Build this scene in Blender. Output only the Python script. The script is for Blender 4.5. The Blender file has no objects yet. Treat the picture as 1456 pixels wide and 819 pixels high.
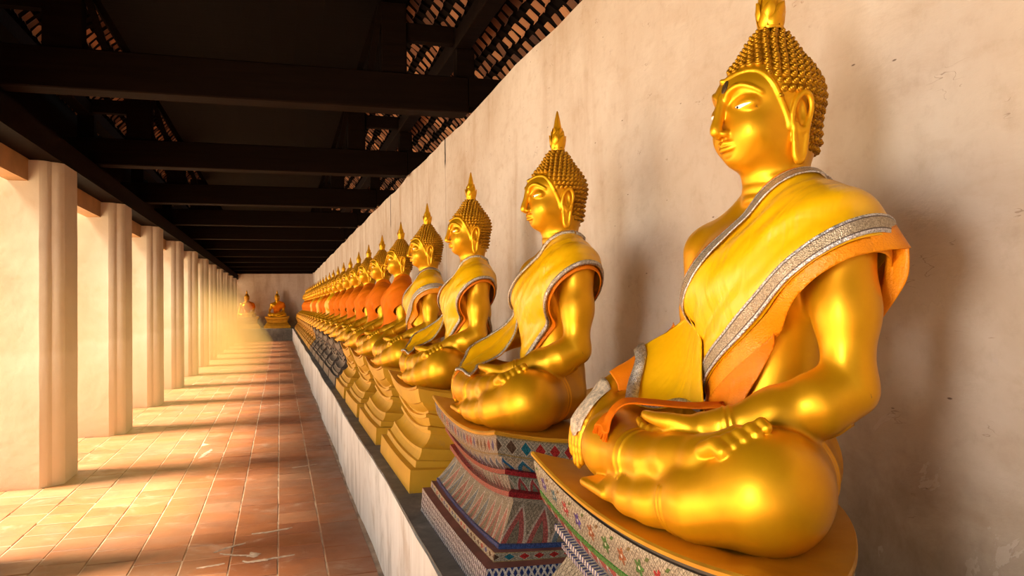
import bpy, bmesh, math, random
import numpy as np
from mathutils import Vector, Matrix
PI = math.pi
sc = bpy.context.scene
COL = sc.collection
rnd = random.Random(7)

# ------------------------------------------------------------------ camera
FPX, VPX, VPY, ROLL, EYE = 1080.0, 398.0, 437.0, math.radians(0.8), 1.5
_y = Vector((VPX - 728.0, -(VPY - 409.5), FPX)).normalized()
_k = -(_y[0] * -math.sin(ROLL) + _y[1] * math.cos(ROLL)) / _y[2]
_z = Vector((-math.sin(ROLL), math.cos(ROLL), _k)).normalized()
_x = _y.cross(_z)
if _x[0] < 0: _x = -_x
# rows: camera right / up / forward expressed in the world
right = Vector((_x[0], _y[0], _z[0])); up = Vector((_x[1], _y[1], _z[1])); fwd = Vector((_x[2], _y[2], _z[2]))
cam_data = bpy.data.cameras.new('camera'); cam = bpy.data.objects.new('camera', cam_data); COL.objects.link(cam)
cam_data.sensor_width = 36.0; cam_data.lens = FPX / 1456.0 * 36.0; cam_data.clip_end = 200
m = Matrix.Identity(4)
for i in range(3):
    m[i][0], m[i][1], m[i][2] = right[i], up[i], -fwd[i]
m.translation = Vector((0, 0, EYE))
cam.matrix_world = m
sc.camera = cam

# ------------------------------------------------------------------ sky, sun, daylight, exposure
sc.view_settings.view_transform = 'Standard'; sc.view_settings.look = 'None'
sc.view_settings.exposure = 0.0; sc.view_settings.gamma = 1.0; sc.view_settings.use_curve_mapping = False
sc.cycles.max_bounces = 8; sc.cycles.diffuse_bounces = 4; sc.cycles.glossy_bounces = 4
sc.cycles.volume_bounces = 0; sc.cycles.sample_clamp_indirect = 6.0
SUN_ELEV, SUN_STRENGTH, SUN_COL = 55.0, 28.0, (1.0, 0.82, 0.56)
SKY_COL, SKY_STRENGTH = (1.0, 0.96, 0.90), 0.42
HAZE_DENSITY = 0.035
w = bpy.data.worlds.new('sky'); sc.world = w; w.use_nodes = True
w.node_tree.nodes['Background'].inputs[0].default_value = (*SKY_COL, 1); w.node_tree.nodes['Background'].inputs[1].default_value = SKY_STRENGTH
def aim(o, d):
    o.rotation_euler = Vector(d).to_track_quat('-Z', 'Y').to_euler()
def lamp(name, kind, loc, d, energy, col, **kw):
    l = bpy.data.lights.new(name, kind); l.energy = energy; l.color = col
    for k, v in kw.items(): setattr(l, k, v)
    o = bpy.data.objects.new(name, l); COL.objects.link(o); o.location = loc; aim(o, d); return o
lamp('sun', 'SUN', (-10, 0, 20), (math.cos(math.radians(SUN_ELEV)), 0.04, -math.sin(math.radians(SUN_ELEV))), SUN_STRENGTH, SUN_COL, angle=math.radians(22))
# daylight through the open bays of the arcade beside and behind the camera
for _y, _e in ((-0.25, 27), (1.2, 5), (3.55, 18)) + tuple((6.32 + 2.72 * i, 16) for i in range(11)):
    lamp('bay_daylight', 'AREA', (-2.3, _y, 1.6), (1.0, 0.50, -0.03), _e, (1.0, 0.94, 0.85), shape='RECTANGLE', size=0.9, size_y=1.3, spread=math.radians(95))

# ------------------------------------------------------------------ object helpers
def tag(o, label=None, cat=None, group=None, kind=None):
    if label: o['label'] = label
    if cat: o['category'] = cat
    if group: o['group'] = group
    if kind: o['kind'] = kind
    return o
def empty(name, loc=(0, 0, 0), rz=0.0, **kw):
    o = bpy.data.objects.new(name, None); COL.objects.link(o); o.location = loc; o.rotation_euler = (0, 0, rz); o.empty_display_size = 0.1
    return tag(o, **kw)
def link_mesh(name, me, mat, parent=None):
    o = bpy.data.objects.new(name, me); COL.objects.link(o)
    for mm in (mat if isinstance(mat, (list, tuple)) else [mat]): me.materials.append(mm)
    if parent: o.parent = parent
    return o
def from_np(name, V, Q, mat, parent=None, smooth=True):
    me = bpy.data.meshes.new(name)
    me.vertices.add(len(V)); me.vertices.foreach_set('co', np.asarray(V, np.float32).ravel())
    Q = np.asarray(Q, np.int32); n, k = Q.shape
    me.loops.add(n * k); me.loops.foreach_set('vertex_index', Q.ravel())
    me.polygons.add(n); me.polygons.foreach_set('loop_start', np.arange(0, n * k, k, dtype=np.int32))
    me.update(calc_edges=True); me.validate()
    me.polygons.foreach_set('use_smooth', np.full(len(me.polygons), smooth)); me.update()
    return link_mesh(name, me, mat, parent)
def from_bm(name, bm, mat, parent=None, smooth=None):
    me = bpy.data.meshes.new(name); bm.to_mesh(me); bm.free()
    if smooth is not None:
        me.polygons.foreach_set('use_smooth', [True] * len(me.polygons))
        if smooth < 180: me.set_sharp_from_angle(angle=math.radians(smooth))
    me.update()
    return link_mesh(name, me, mat, parent)
def box(bm, lo, hi, bev=0.0):
    x0, y0, z0 = lo; x1, y1, z1 = hi
    vs = [bm.verts.new(p) for p in ((x0, y0, z0), (x1, y0, z0), (x1, y1, z0), (x0, y1, z0), (x0, y0, z1), (x1, y0, z1), (x1, y1, z1), (x0, y1, z1))]
    fs = [bm.faces.new([vs[i] for i in f]) for f in ((3, 2, 1, 0), (4, 5, 6, 7), (0, 1, 5, 4), (1, 2, 6, 5), (2, 3, 7, 6), (3, 0, 4, 7))]
    if bev > 0: bmesh.ops.bevel(bm, geom=list({e for f in fs for e in f.edges}), offset=bev, segments=1, affect='EDGES')
    return vs
def bar(bm, a, b, wx, wz, upv=(0, 1, 0), bev=0.0):
    """Straight timber from a to b: wx across upv-normal, wz along upv."""
    a, b = Vector(a), Vector(b); d = (b - a).normalized(); u = Vector(upv); u = (u - d * u.dot(d)).normalized(); v = d.cross(u)
    vs = []
    for p in (a, b):
        for s, t in ((-1, -1), (1, -1), (1, 1), (-1, 1)): vs.append(bm.verts.new(p + v * (s * wx / 2) + u * (t * wz / 2)))
    fs = [bm.faces.new([vs[i] for i in f]) for f in ((3, 2, 1, 0), (4, 5, 6, 7), (0, 1, 5, 4), (1, 2, 6, 5), (2, 3, 7, 6), (3, 0, 4, 7))]
    bmesh.ops.recalc_face_normals(bm, faces=fs)
    if bev > 0: bmesh.ops.bevel(bm, geom=list({e for f in fs for e in f.edges}), offset=bev, segments=1, affect='EDGES')

# ------------------------------------------------------------------ material helpers
class G:
    def __init__(s, name):
        s.mat = bpy.data.materials.new(name); s.mat.use_nodes = True; s.nt = s.mat.node_tree
        s.p = s.nt.nodes['Principled BSDF']; s.out = s.nt.nodes['Material Output']
    def n(s, t, **kw):
        nd = s.nt.nodes.new(t)
        for k, v in kw.items(): setattr(nd, k, v)
        return nd
    def put(s, sock, v):
        if hasattr(v, 'is_linked') or isinstance(v, bpy.types.NodeSocket): s.nt.links.new(v, sock)
        elif isinstance(v, (tuple, list)) and len(v) == 3 and sock.type == 'RGBA': sock.default_value = (*v, 1)
        else: sock.default_value = v
    def set(s, **kw):
        for k, v in kw.items(): s.put(s.p.inputs[k.replace('_', ' ')], v)
        return s
    def coord(s, which='Object', scale=(1, 1, 1), loc=(0, 0, 0), rot=(0, 0, 0)):
        c = s.n('ShaderNodeTexCoord').outputs[which]
        mp = s.n('ShaderNodeMapping'); s.put(mp.inputs[0], c)
        mp.inputs['Scale'].default_value = scale; mp.inputs['Location'].default_value = loc; mp.inputs['Rotation'].default_value = rot
        return mp.outputs[0]
    def world(s, scale=(1, 1, 1)):
        mp = s.n('ShaderNodeMapping'); s.put(mp.inputs[0], s.n('ShaderNodeNewGeometry').outputs['Position']); mp.inputs['Scale'].default_value = scale
        return mp.outputs[0]
    def xyz(s, v):
        x = s.n('ShaderNodeSeparateXYZ'); s.put(x.inputs[0], v); return x.outputs
    def noise(s, v, scale=5, detail=4, rough=0.55, dist=0.0):
        t = s.n('ShaderNodeTexNoise'); s.put(t.inputs['Vector'], v); t.inputs['Scale'].default_value = scale; t.inputs['Detail'].default_value = detail
        t.inputs['Roughness'].default_value = rough; t.inputs['Distortion'].default_value = dist
        return t.outputs[0]
    def voro(s, v, scale=5, out='Distance', feature='F1', rand=1.0):
        t = s.n('ShaderNodeTexVoronoi', feature=feature); s.put(t.inputs['Vector'], v); t.inputs['Scale'].default_value = scale
        t.inputs['Randomness'].default_value = rand
        return t.outputs[out]
    def m(s, op, a, b=0.0, c=0.0):
        t = s.n('ShaderNodeMath', operation=op)
        for i, x in enumerate((a, b, c)): s.put(t.inputs[i], x)
        return t.outputs[0]
    def ramp(s, f, stops, interp='LINEAR'):
        t = s.n('ShaderNodeValToRGB'); s.put(t.inputs[0], f); cr = t.color_ramp; cr.interpolation = interp
        while len(cr.elements) < len(stops): cr.elements.new(0.5)
        for e, (p, c) in zip(cr.elements, stops):
            e.position = p; e.color = (*c, 1) if isinstance(c, tuple) else (c, c, c, 1)
        return t.outputs[0]
    def mix(s, f, a, b, blend='MIX'):
        t = s.n('ShaderNodeMix', data_type='RGBA', blend_type=blend)
        s.put(t.inputs[0], f); s.put(t.inputs[6], a); s.put(t.inputs[7], b); return t.outputs[2]
    def bump(s, h, strength=0.3, dist=0.01):
        b = s.n('ShaderNodeBump'); s.put(b.inputs['Height'], h); b.inputs['Strength'].default_value = strength; b.inputs['Distance'].default_value = dist
        s.put(s.p.inputs['Normal'], b.outputs[0]); return s
    def step(s, x, lo, hi):
        t = s.n('ShaderNodeMapRange', interpolation_type='SMOOTHSTEP'); s.put(t.inputs[0], x); t.inputs[1].default_value = lo; t.inputs[2].default_value = hi
        return t.outputs[0]
def plain(name, col, rough=0.6, metal=0.0, var=0.0, scale=8, bump=0.0, spec=0.5):
    g = G(name); v = g.coord()
    if var: g.set(Base_Color=g.ramp(g.noise(v, scale, 5), [(0.3, tuple(c * (1 - var) for c in col)), (0.7, tuple(min(1, c * (1 + var)) for c in col))]))
    else: g.set(Base_Color=col)
    g.set(Roughness=rough, Metallic=metal, Specular_IOR_Level=spec)
    if bump: g.bump(g.noise(v, scale * 4, 6), bump, 0.005)
    return g.mat
# ------------------------------------------------------------------ materials
def mat_wall(name, base, light, stain, joints=()):
    g = G(name); v = g.world(); x, y, z = g.xyz(v)
    def turned(rot, sc_):
        mp = g.n('ShaderNodeMapping'); g.put(mp.inputs[0], v); mp.inputs['Rotation'].default_value = (rot, 0, 0); mp.inputs['Scale'].default_value = sc_; return mp.outputs[0]
    n1 = g.noise(v, 0.9, 8, 0.62, 0.4); n2 = g.noise(g.world((1, 1, 0.18)), 3.2, 6, 0.6, 0.3); n3 = g.noise(v, 14, 6, 0.65)
    trow = g.noise(turned(0.38, (1, 1.3, 2.6)), 4.0, 6, 0.58, 0.3)
    c = g.ramp(n1, [(0.32, base), (0.62, light)])
    c = g.mix(g.m('MULTIPLY', g.step(n2, 0.46, 0.74), g.m('ADD', 0.22, g.m('MULTIPLY', g.step(y, 2.0, 5.5), 0.62))), c, stain)
    c = g.mix(g.m('MULTIPLY', g.step(trow, 0.50, 0.75), 0.28), c, stain)
    c = g.mix(g.m('MULTIPLY', g.step(n3, 0.48, 0.75), 0.22), c, tuple(q * 0.75 for q in stain))
    # damp, dirty lower part
    low = g.m('MULTIPLY', g.step(g.m('ADD', g.m('MULTIPLY', g.noise(v, 1.6, 7, 0.65), -1.1), g.m('MULTIPLY', z, -1.0)), -1.85, -1.25), 0.62)
    c = g.mix(low, c, g.ramp(g.noise(v, 6, 9, 0.74, 0.5), [(0.35, (0.15, 0.10, 0.065)), (0.52, (0.30, 0.225, 0.165)), (0.68, (0.46, 0.38, 0.31))]))
    # flaked patches of pale plaster
    fl = g.m('MULTIPLY', g.step(g.noise(v, 4.2, 9, 0.62, 0.7), 0.605, 0.615), g.step(z, 1.75, 1.3))
    c = g.mix(g.m('MULTIPLY', fl, 0.75), c, (0.50, 0.42, 0.36))
    # trowel scratches, chips and red specks
    scr = g.m('MULTIPLY', g.step(g.m('ABSOLUTE', g.m('SUBTRACT', g.noise(turned(0.5, (1, 2.0, 7.0)), 3.0, 3, 0.5), 0.5)), 0.006, 0.002), g.step(g.noise(v, 9.0, 2), 0.63, 0.68))
    c = g.mix(g.m('MULTIPLY', scr, 0.45), c, (0.16, 0.085, 0.05))
    sp = g.voro(turned(0.6, (1, 1.0, 3.0)), 4.5)
    c = g.mix(g.m('MULTIPLY', g.step(sp, 0.045, 0.02), 0.8), c, (0.07, 0.035, 0.02))
    rp = g.voro(turned(-0.5, (1, 1.0, 2.4)), 2.6)
    c = g.mix(g.m('MULTIPLY', g.step(rp, 0.022, 0.014), 0.85), c, (0.26, 0.035, 0.015))
    h = g.m('ADD', g.m('MULTIPLY', n1, 0.5), g.m('ADD', g.m('MULTIPLY', trow, 0.5), g.m('ADD', g.m('MULTIPLY', n3, 0.15), g.m('MULTIPLY', g.m('ADD', fl, scr), -0.10))))
    for jy, zlo in joints:
        dj = g.m('ABSOLUTE', g.m('SUBTRACT', g.m('ADD', y, g.m('MULTIPLY', g.noise(v, 5, 4), 0.05)), jy + 0.025))
        faint = g.step(dj, 0.022, 0.006)
        c = g.mix(g.m('MULTIPLY', faint, 0.35), c, (0.16, 0.11, 0.08))
        crk = g.m('MULTIPLY', g.step(dj, 0.028, 0.018), g.step(g.m('ADD', z, g.m('MULTIPLY', g.noise(v, 7, 4), 0.1)), zlo, zlo + 0.06))
        c = g.mix(crk, c, (0.012, 0.008, 0.006))
    g.set(Base_Color=c, Roughness=0.9, Specular_IOR_Level=0.2); g.bump(h, 0.32, 0.03); return g.mat

M = {}
M['wall'] = mat_wall('plaster_wall', (0.45, 0.355, 0.275), (0.60, 0.525, 0.455), (0.37, 0.25, 0.155), joints=((7.0, 2.83), (10.7, 2.62)))
M['end_wall'] = mat_wall('plaster_end_wall', (0.46, 0.35, 0.28), (0.55, 0.43, 0.36), (0.38, 0.27, 0.2))

def mat_pillar():
    g = G('pillar_plaster'); v = g.world(); x, y, z = g.xyz(v)
    c = g.ramp(g.noise(v, 1.4, 7, 0.6, 0.5), [(0.3, (0.50, 0.40, 0.30)), (0.7, (0.63, 0.535, 0.43))])
    c = g.mix(g.m('MULTIPLY', g.step(g.noise(v, 6, 6, 0.65), 0.52, 0.75), 0.4), c, (0.5, 0.34, 0.2))
    c = g.mix(g.m('MULTIPLY', g.step(g.m('ADD', z, g.m('MULTIPLY', g.noise(v, 5, 5), 0.15)), 1.24, 1.16), 0.35), c, (0.76, 0.70, 0.62))
    g.set(Base_Color=c, Roughness=0.9); g.bump(g.noise(v, 9, 6), 0.3, 0.015); return g.mat
M['pillar'] = mat_pillar()
M['lintel'] = plain('lintel_paint', (0.34, 0.17, 0.06), 0.75, 0, 0.2, 4)

def mat_floor():
    g = G('terracotta_tiles'); v = g.world(); r = g.n('ShaderNodeNewGeometry').outputs['Random Per Island']
    c = g.ramp(r, [(0.0, (0.25, 0.088, 0.038)), (0.35, (0.36, 0.138, 0.058)), (0.7, (0.30, 0.112, 0.055)), (1.0, (0.42, 0.185, 0.095))])
    c = g.mix(g.m('MULTIPLY', g.step(g.noise(v, 3.3, 7, 0.65, 0.4), 0.48, 0.72), 0.5), c, (0.17, 0.068, 0.04))
    c = g.mix(g.m('MULTIPLY', g.step(g.noise(v, 2.6, 8, 0.72, 0.9), 0.55, 0.70), 0.5), c, (0.50, 0.36, 0.28))
    c = g.mix(g.m('MULTIPLY', g.step(g.noise(v, 1.1, 6, 0.6, 0.5), 0.42, 0.66), 0.55), c, (0.20, 0.125, 0.085))
    g.set(Base_Color=c, Roughness=g.ramp(g.noise(v, 6, 5), [(0.3, 0.34), (0.7, 0.62)])); g.bump(g.noise(v, 25, 5), 0.12, 0.004); return g.mat
M['floor'] = mat_floor()
M['grout'] = plain('pale_mortar', (0.42, 0.31, 0.23), 0.9, 0, 0.5, 5)
M['cement'] = plain('cement_patch', (0.40, 0.30, 0.235), 0.9, 0, 0.35, 20, 0.4)
M['ground'] = plain('pale_ground', (0.78, 0.70, 0.58), 0.9, 0, 0.1, 2)

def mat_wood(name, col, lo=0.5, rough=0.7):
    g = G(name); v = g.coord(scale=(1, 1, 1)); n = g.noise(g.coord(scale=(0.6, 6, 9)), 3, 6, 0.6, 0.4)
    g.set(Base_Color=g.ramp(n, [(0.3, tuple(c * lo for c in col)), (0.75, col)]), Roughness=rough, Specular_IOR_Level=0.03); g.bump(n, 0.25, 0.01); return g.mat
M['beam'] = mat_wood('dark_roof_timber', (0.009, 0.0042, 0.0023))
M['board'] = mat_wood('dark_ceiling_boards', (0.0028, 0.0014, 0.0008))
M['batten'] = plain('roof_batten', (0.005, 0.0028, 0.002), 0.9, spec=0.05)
M['rtile'] = (lambda g: g.set(Base_Color=g.ramp(g.n('ShaderNodeNewGeometry').outputs['Random Per Island'], [(0, (0.05, 0.016, 0.006)), (0.5, (0.20, 0.075, 0.028)), (1, (0.42, 0.19, 0.08))]), Roughness=0.9).mat)(G('clay_roof_tiles'))

def mat_whitewash():
    g = G('whitewashed_face'); v = g.world((1, 1, 1)); st = g.noise(g.world((1, 1.2, 0.42)), 1.8, 8, 0.66, 1.6); n = g.noise(v, 3, 6, 0.6)
    c = g.ramp(st, [(0.36, (0.46, 0.44, 0.40)), (0.5, (0.72, 0.70, 0.66)), (0.7, (0.84, 0.83, 0.80))])
    c = g.mix(g.m('MULTIPLY', g.step(n, 0.55, 0.72), 0.5), c, (0.46, 0.36, 0.26))
    g.set(Base_Color=c, Roughness=0.8); g.bump(n, 0.25, 0.02); return g.mat
M['whitewash'] = mat_whitewash()
M['ledge_top'] = (lambda g, v: g.set(Base_Color=g.ramp(g.noise(v, 4, 8, 0.7, 0.5), [(0.3, (0.07, 0.062, 0.055)), (0.55, (0.16, 0.145, 0.125)), (0.75, (0.3, 0.28, 0.25))]), Roughness=0.75).bump(g.noise(v, 20, 6), 0.3, 0.01).mat)(*(lambda g: (g, g.world()))(G('grey_cement_top')))

def mat_gold(name, col, dark, rough=0.33, metal=0.8, worn=0.0):
    g = G(name); v = g.coord(); n = g.noise(v, 5, 6, 0.6)
    c = g.ramp(n, [(0.3, dark), (0.65, col)])
    if worn:
        sp = g.step(g.noise(v, 13, 7, 0.72, 0.6), 0.70, 0.735)
        c = g.mix(g.m('MULTIPLY', sp, worn), c, (0.16, 0.09, 0.03))
    g.set(Base_Color=c, Metallic=metal, Roughness=g.ramp(g.noise(v, 9, 5), [(0.3, rough - .05), (0.7, rough + .08)]), Coat_Weight=0.06, Coat_Roughness=0.2, Specular_IOR_Level=0.35)
    g.bump(g.noise(v, 30, 4), 0.06, 0.004); return g.mat
M['gold'] = mat_gold('gold_paint', (0.75, 0.375, 0.006), (0.63, 0.28, 0.004), 0.37, 0.64, 0.85)
M['gold_hair'] = mat_gold('gold_paint_curls', (0.52, 0.26, 0.008), (0.36, 0.16, 0.006), 0.38, 0.8)
M['gold_ped'] = mat_gold('gold_paint_worn', (0.62, 0.33, 0.02), (0.46, 0.22, 0.014), 0.42, 0.55, 0.8)
M['eye_white'] = plain('eye_white', (0.82, 0.80, 0.76), 0.25)
M['black'] = plain('pupil_black', (0.01, 0.008, 0.006), 0.2)
M['mark'] = plain('bare_dark_patch', (0.07, 0.038, 0.012), 0.5, 0.2, 0.3, 60)

def mat_cloth(name, col, dark, rough=0.36, weave=0.0, wrinkle=0.35, sheen=0.0, spec=0.5):
    g = G(name); v = g.coord(); n = g.noise(g.coord(scale=(1, 1, 1), rot=(0.7, 0, 0)), 6, 3, 0.5, 0.6)
    fold = g.noise(g.coord(scale=(3, 9, 2.2), rot=(0.75, 0, 0)), 1.5, 3, 0.45, 0.9)
    g.set(Base_Color=g.mix(g.noise(v, 3, 3), dark, col), Roughness=rough, Sheen_Weight=sheen, Sheen_Roughness=0.4, Sheen_Tint=col, Specular_IOR_Level=spec)
    h = g.m('ADD', fold, g.m('MULTIPLY', n, 0.5))
    if weave: h = g.m('ADD', h, g.m('MULTIPLY', g.voro(v, 260), weave))
    g.bump(h, wrinkle, 0.02); return g.mat
M['yellow'] = mat_cloth('yellow_satin', (0.86, 0.50, 0.003), (0.70, 0.34, 0.002), 0.29, 0, 0.50, 0.0, 0.6)
M['orange'] = mat_cloth('orange_cloth', (0.80, 0.23, 0.004), (0.62, 0.14, 0.003), 0.45, 0.05, 0.4, 0, .2)
M['orange_plain'] = mat_cloth('orange_robe_cloth', (0.76, 0.185, 0.002), (0.56, 0.11, 0.002), 0.65, 0.02, 0.5, 0, .08)
M['amber'] = mat_cloth('amber_lining', (0.84, 0.31, 0.005), (0.66, 0.18, 0.003), 0.38, 0.12, 0.35, 0, .3)
def mat_silver(name, scale, edge=True):
    g = G(name); v = g.coord(); d = g.voro(v, scale, rand=0.6)
    g.set(Base_Color=g.ramp(g.voro(v, scale * 0.7, 'Color'), [(0.2, (0.34, 0.29, 0.25)), (0.5, (0.66, 0.62, 0.58)), (0.8, (0.50, 0.42, 0.30))]), Metallic=0.75, Roughness=0.28)
    g.bump(d, 0.7, 0.004); return g.mat
def mat_border(name, n, d, w, sign):
    g = G(name); v = g.coord(); L = Vector(n).length; x, y, z = g.xyz(v)
    t = g.m('ADD', g.m('MULTIPLY', x, n[0] / L), g.m('ADD', g.m('MULTIPLY', y, n[1] / L), g.m('MULTIPLY', z, n[2] / L)))
    t = g.m('MULTIPLY', g.m('SUBTRACT', t, d / L), sign / w)                      # 0 at the outer edge, 1 at the inner edge
    e = g.m('ABSOLUTE', g.m('SUBTRACT', t, 0.5))
    vc = g.voro(v, 330, 'Color', rand=0.7)
    mid = g.ramp(g.voro(v, 420, 'Color', rand=.5), [(0.25, (0.30, 0.235, 0.16)), (0.75, (0.50, 0.42, 0.30))])
    edge = g.ramp(vc, [(0.25, (0.36, 0.34, 0.34)), (0.6, (0.72, 0.70, 0.72))])
    c = g.mix(g.step(e, 0.27, 0.29), mid, (0.12, 0.09, 0.08)); c = g.mix(g.step(e, 0.34, 0.36), c, edge)
    g.set(Base_Color=c, Metallic=0.55, Roughness=0.32); g.bump(g.voro(v, 330, rand=0.7), 0.6, 0.003); return g.mat
M['silver'] = mat_silver('silver_sequin_trim', 300)
M['silver_fine'] = mat_silver('silver_braid', 260)
M['sheer'] = plain('pale_lace', (0.60, 0.50, 0.38), 0.4, 0.3, 0.45, 90, 0.6)
# ------------------------------------------------------------------ glass-mosaic and paint materials of the pedestals (u in metres along the band, v 0..1 across it)
def uvg(name):
    g = G(name); u, v, _ = g.xyz(g.n('ShaderNodeTexCoord').outputs['UV']); return g, u, v
def glass(g, col, cells=320):
    c = g.coord(); vc = g.voro(c, cells, 'Color')
    shade = g.ramp(vc, [(0.2, 0.5), (0.8, 1.1)])
    g.set(Base_Color=g.mix(1.0, col, shade, 'MULTIPLY'), Metallic=0.35, Roughness=0.22)
    b = g.n('ShaderNodeBump'); g.put(b.inputs['Height'], g.voro(c, cells)); b.inputs['Strength'].default_value = 0.3; b.inputs['Distance'].default_value = 0.0025
    g.put(g.p.inputs['Normal'], b.outputs[0]); return g.mat
def cell(g, u, p): 
    q = g.m('DIVIDE', u, p); return g.m('FRACT', q), g.m('FLOOR', q)
def rand(g, i, seed=0.0):
    t = g.n('ShaderNodeTexWhiteNoise', noise_dimensions='1D'); g.put(t.inputs['W'], g.m('ADD', i, seed)); return t.outputs['Value']
def lattice(g, u, v, p, hgt, base, line, wid=0.14):
    a, _ = cell(g, g.m('ADD', u, g.m('MULTIPLY', v, hgt)), p); b, _ = cell(g, g.m('SUBTRACT', u, g.m('MULTIPLY', v, hgt)), p)
    ln = g.m('MAXIMUM', g.m('LESS_THAN', a, wid), g.m('LESS_THAN', b, wid)); return g.mix(ln, base, line)
SILV, SILD = (0.34, 0.31, 0.25), (0.20, 0.17, 0.13)
def mosaic(name, kind, p=.055, h=.08, cols=((.36, .03, .03), (.03, .06, .22), (.10, .06, .04), (.02, .14, .20)), base=SILV):
    g, u, v = uvg(name); f, i = cell(g, u, p); r = rand(g, i)
    pick = g.ramp(r, [(k / len(cols), c) for k, c in enumerate(cols)], 'CONSTANT')
    tri = g.m('MULTIPLY', g.m('ABSOLUTE', g.m('SUBTRACT', f, 0.5)), 2.0); vv = g.m('MULTIPLY', g.m('ABSOLUTE', g.m('SUBTRACT', v, 0.5)), 2.0)
    bg = lattice(g, u, v, .014, h, base, tuple(c * .45 for c in base))
    if kind == 'diamond':
        d = g.m('ADD', tri, vv); c = g.mix(g.m('LESS_THAN', d, .86), bg, (0.42, 0.37, 0.29)); c = g.mix(g.m('LESS_THAN', d, .72), c, pick)
        c = g.mix(g.m('GREATER_THAN', vv, .84), c, (0.30, 0.22, 0.09))
    elif kind == 'leaf':
        d = g.m('ADD', tri, g.m('POWER', v, 1.6)); c = g.mix(g.m('LESS_THAN', d, 1.0), bg, (0.40, 0.37, 0.33)); c = g.mix(g.m('LESS_THAN', d, .82), c, pick)
        c = g.mix(g.m('LESS_THAN', d, .42), c, tuple(x * .55 for x in base))
    elif kind == 'zigzag':
        d = g.m('ADD', tri, v); c = g.mix(g.m('LESS_THAN', d, 1.0), (0.42, 0.05, 0.05), (0.03, 0.16, 0.27))
        c = g.mix(g.m('LESS_THAN', g.m('ABSOLUTE', g.m('SUBTRACT', d, 1.0)), .13), c, (0.58, 0.54, 0.46))
    elif kind == 'check':
        f1, _ = cell(g, g.m('ADD', u, g.m('MULTIPLY', v, h * .6)), p); f2, _ = cell(g, g.m('SUBTRACT', u, g.m('MULTIPLY', v, h * .6)), p)
        a = g.m('MULTIPLY', g.m('GREATER_THAN', f1, .34), g.m('GREATER_THAN', f2, .34)); c = g.mix(a, (0.58, 0.56, 0.54), (0.025, 0.045, 0.17))
    elif kind == 'rope':
        f1, _ = cell(g, g.m('ADD', u, g.m('MULTIPLY', v, p * .8)), p); c = g.mix(g.m('GREATER_THAN', f1, .5), (0.6, 0.57, 0.52), (0.06, 0.08, 0.25))
    elif kind == 'lattice': c = lattice(g, u, v, p, h, base, tuple(x * .35 for x in base), .12)
    elif kind == 'plain': c = g.mix(0.0, base, base)
    elif kind == 'flower':
        x = g.m('MULTIPLY', g.m('SUBTRACT', f, .5), p); y = g.m('MULTIPLY', g.m('SUBTRACT', v, .47), h)
        rr = g.m('SQRT', g.m('ADD', g.m('MULTIPLY', x, x), g.m('MULTIPLY', y, y))); th = g.m('ARCTAN2', y, x)
        pet = g.m('MULTIPLY', g.m('ADD', 1.0, g.m('MULTIPLY', g.m('COSINE', g.m('MULTIPLY', th, 5.0)), .32)), .0165)
        c = g.mix(g.m('LESS_THAN', rr, pet), bg, pick); c = g.mix(g.m('LESS_THAN', rr, .0045), c, (0.62, 0.58, 0.5))
        f2, i2 = cell(g, g.m('ADD', u, p * .5), p); x2 = g.m('MULTIPLY', g.m('SUBTRACT', f2, .5), p); y2 = g.m('MULTIPLY', g.m('SUBTRACT', v, .80), h)
        lf = g.m('ADD', g.m('MULTIPLY', g.m('ABSOLUTE', x2), .7), g.m('MULTIPLY', g.m('ABSOLUTE', g.m('SUBTRACT', y2, g.m('MULTIPLY', x2, .4))), 1.6))
        c = g.mix(g.m('LESS_THAN', lf, .009), c, g.mix(rand(g, i2, 3.3), (0.03, 0.16, 0.03), (0.20, 0.13, 0.05)))
    return glass(g, c)
M['m_diamond'] = mosaic('mosaic_diamonds', 'diamond', .052, .07)
M['m_leafblue'] = mosaic('mosaic_blue_leaves', 'leaf', .075, .05, ((.02, .10, .22), (.03, .13, .22), (.04, .05, .22)), (0.42, 0.34, 0.24))
M['m_red'] = mosaic('mosaic_red_glass', 'plain', base=(0.26, 0.02, 0.025))
M['m_leafgreen'] = mosaic('mosaic_green_leaves', 'leaf', .045, .05, ((.30, .06, .06), (.36, .30, .24)), (0.26, 0.28, 0.22))
M['m_leafbig'] = mosaic('mosaic_large_leaves', 'leaf', .085, .08, ((.30, .08, .08), (.10, .16, .22), (.36, .13, .12)), (0.27, 0.25, 0.20))
M['m_blue'] = mosaic('mosaic_blue_glass', 'plain', base=(0.05, 0.09, 0.26))
M['m_maroon'] = plain('maroon_paint', (0.16, 0.055, 0.045), 0.55, 0, 0.3, 12)
M['m_check'] = mosaic('mosaic_blue_white_check', 'check', .022, .09)
M['m_lattice'] = mosaic('mosaic_silver_lattice', 'lattice', .022, .06)
M['m_flower'] = mosaic('mosaic_flowers', 'flower', .082, .085, ((.42, .03, .04), (.02, .17, .22), (.36, .12, .04), (.06, .05, .32), (.05, .20, .04)), (0.42, 0.38, 0.29))
M['m_zigzag'] = mosaic('mosaic_zigzag', 'zigzag', .05, .03)
M['m_green'] = mosaic('mosaic_green_glass', 'plain', base=(0.07, 0.26, 0.05))
M['m_rope'] = mosaic('mosaic_rope', 'rope', .016, .015)
M['m_dark'] = plain('dark_brown', (0.045, 0.032, 0.022), 0.6, 0, 0.3, 14)  # even dark brown, for the recessed fillet under the top slab
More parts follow.
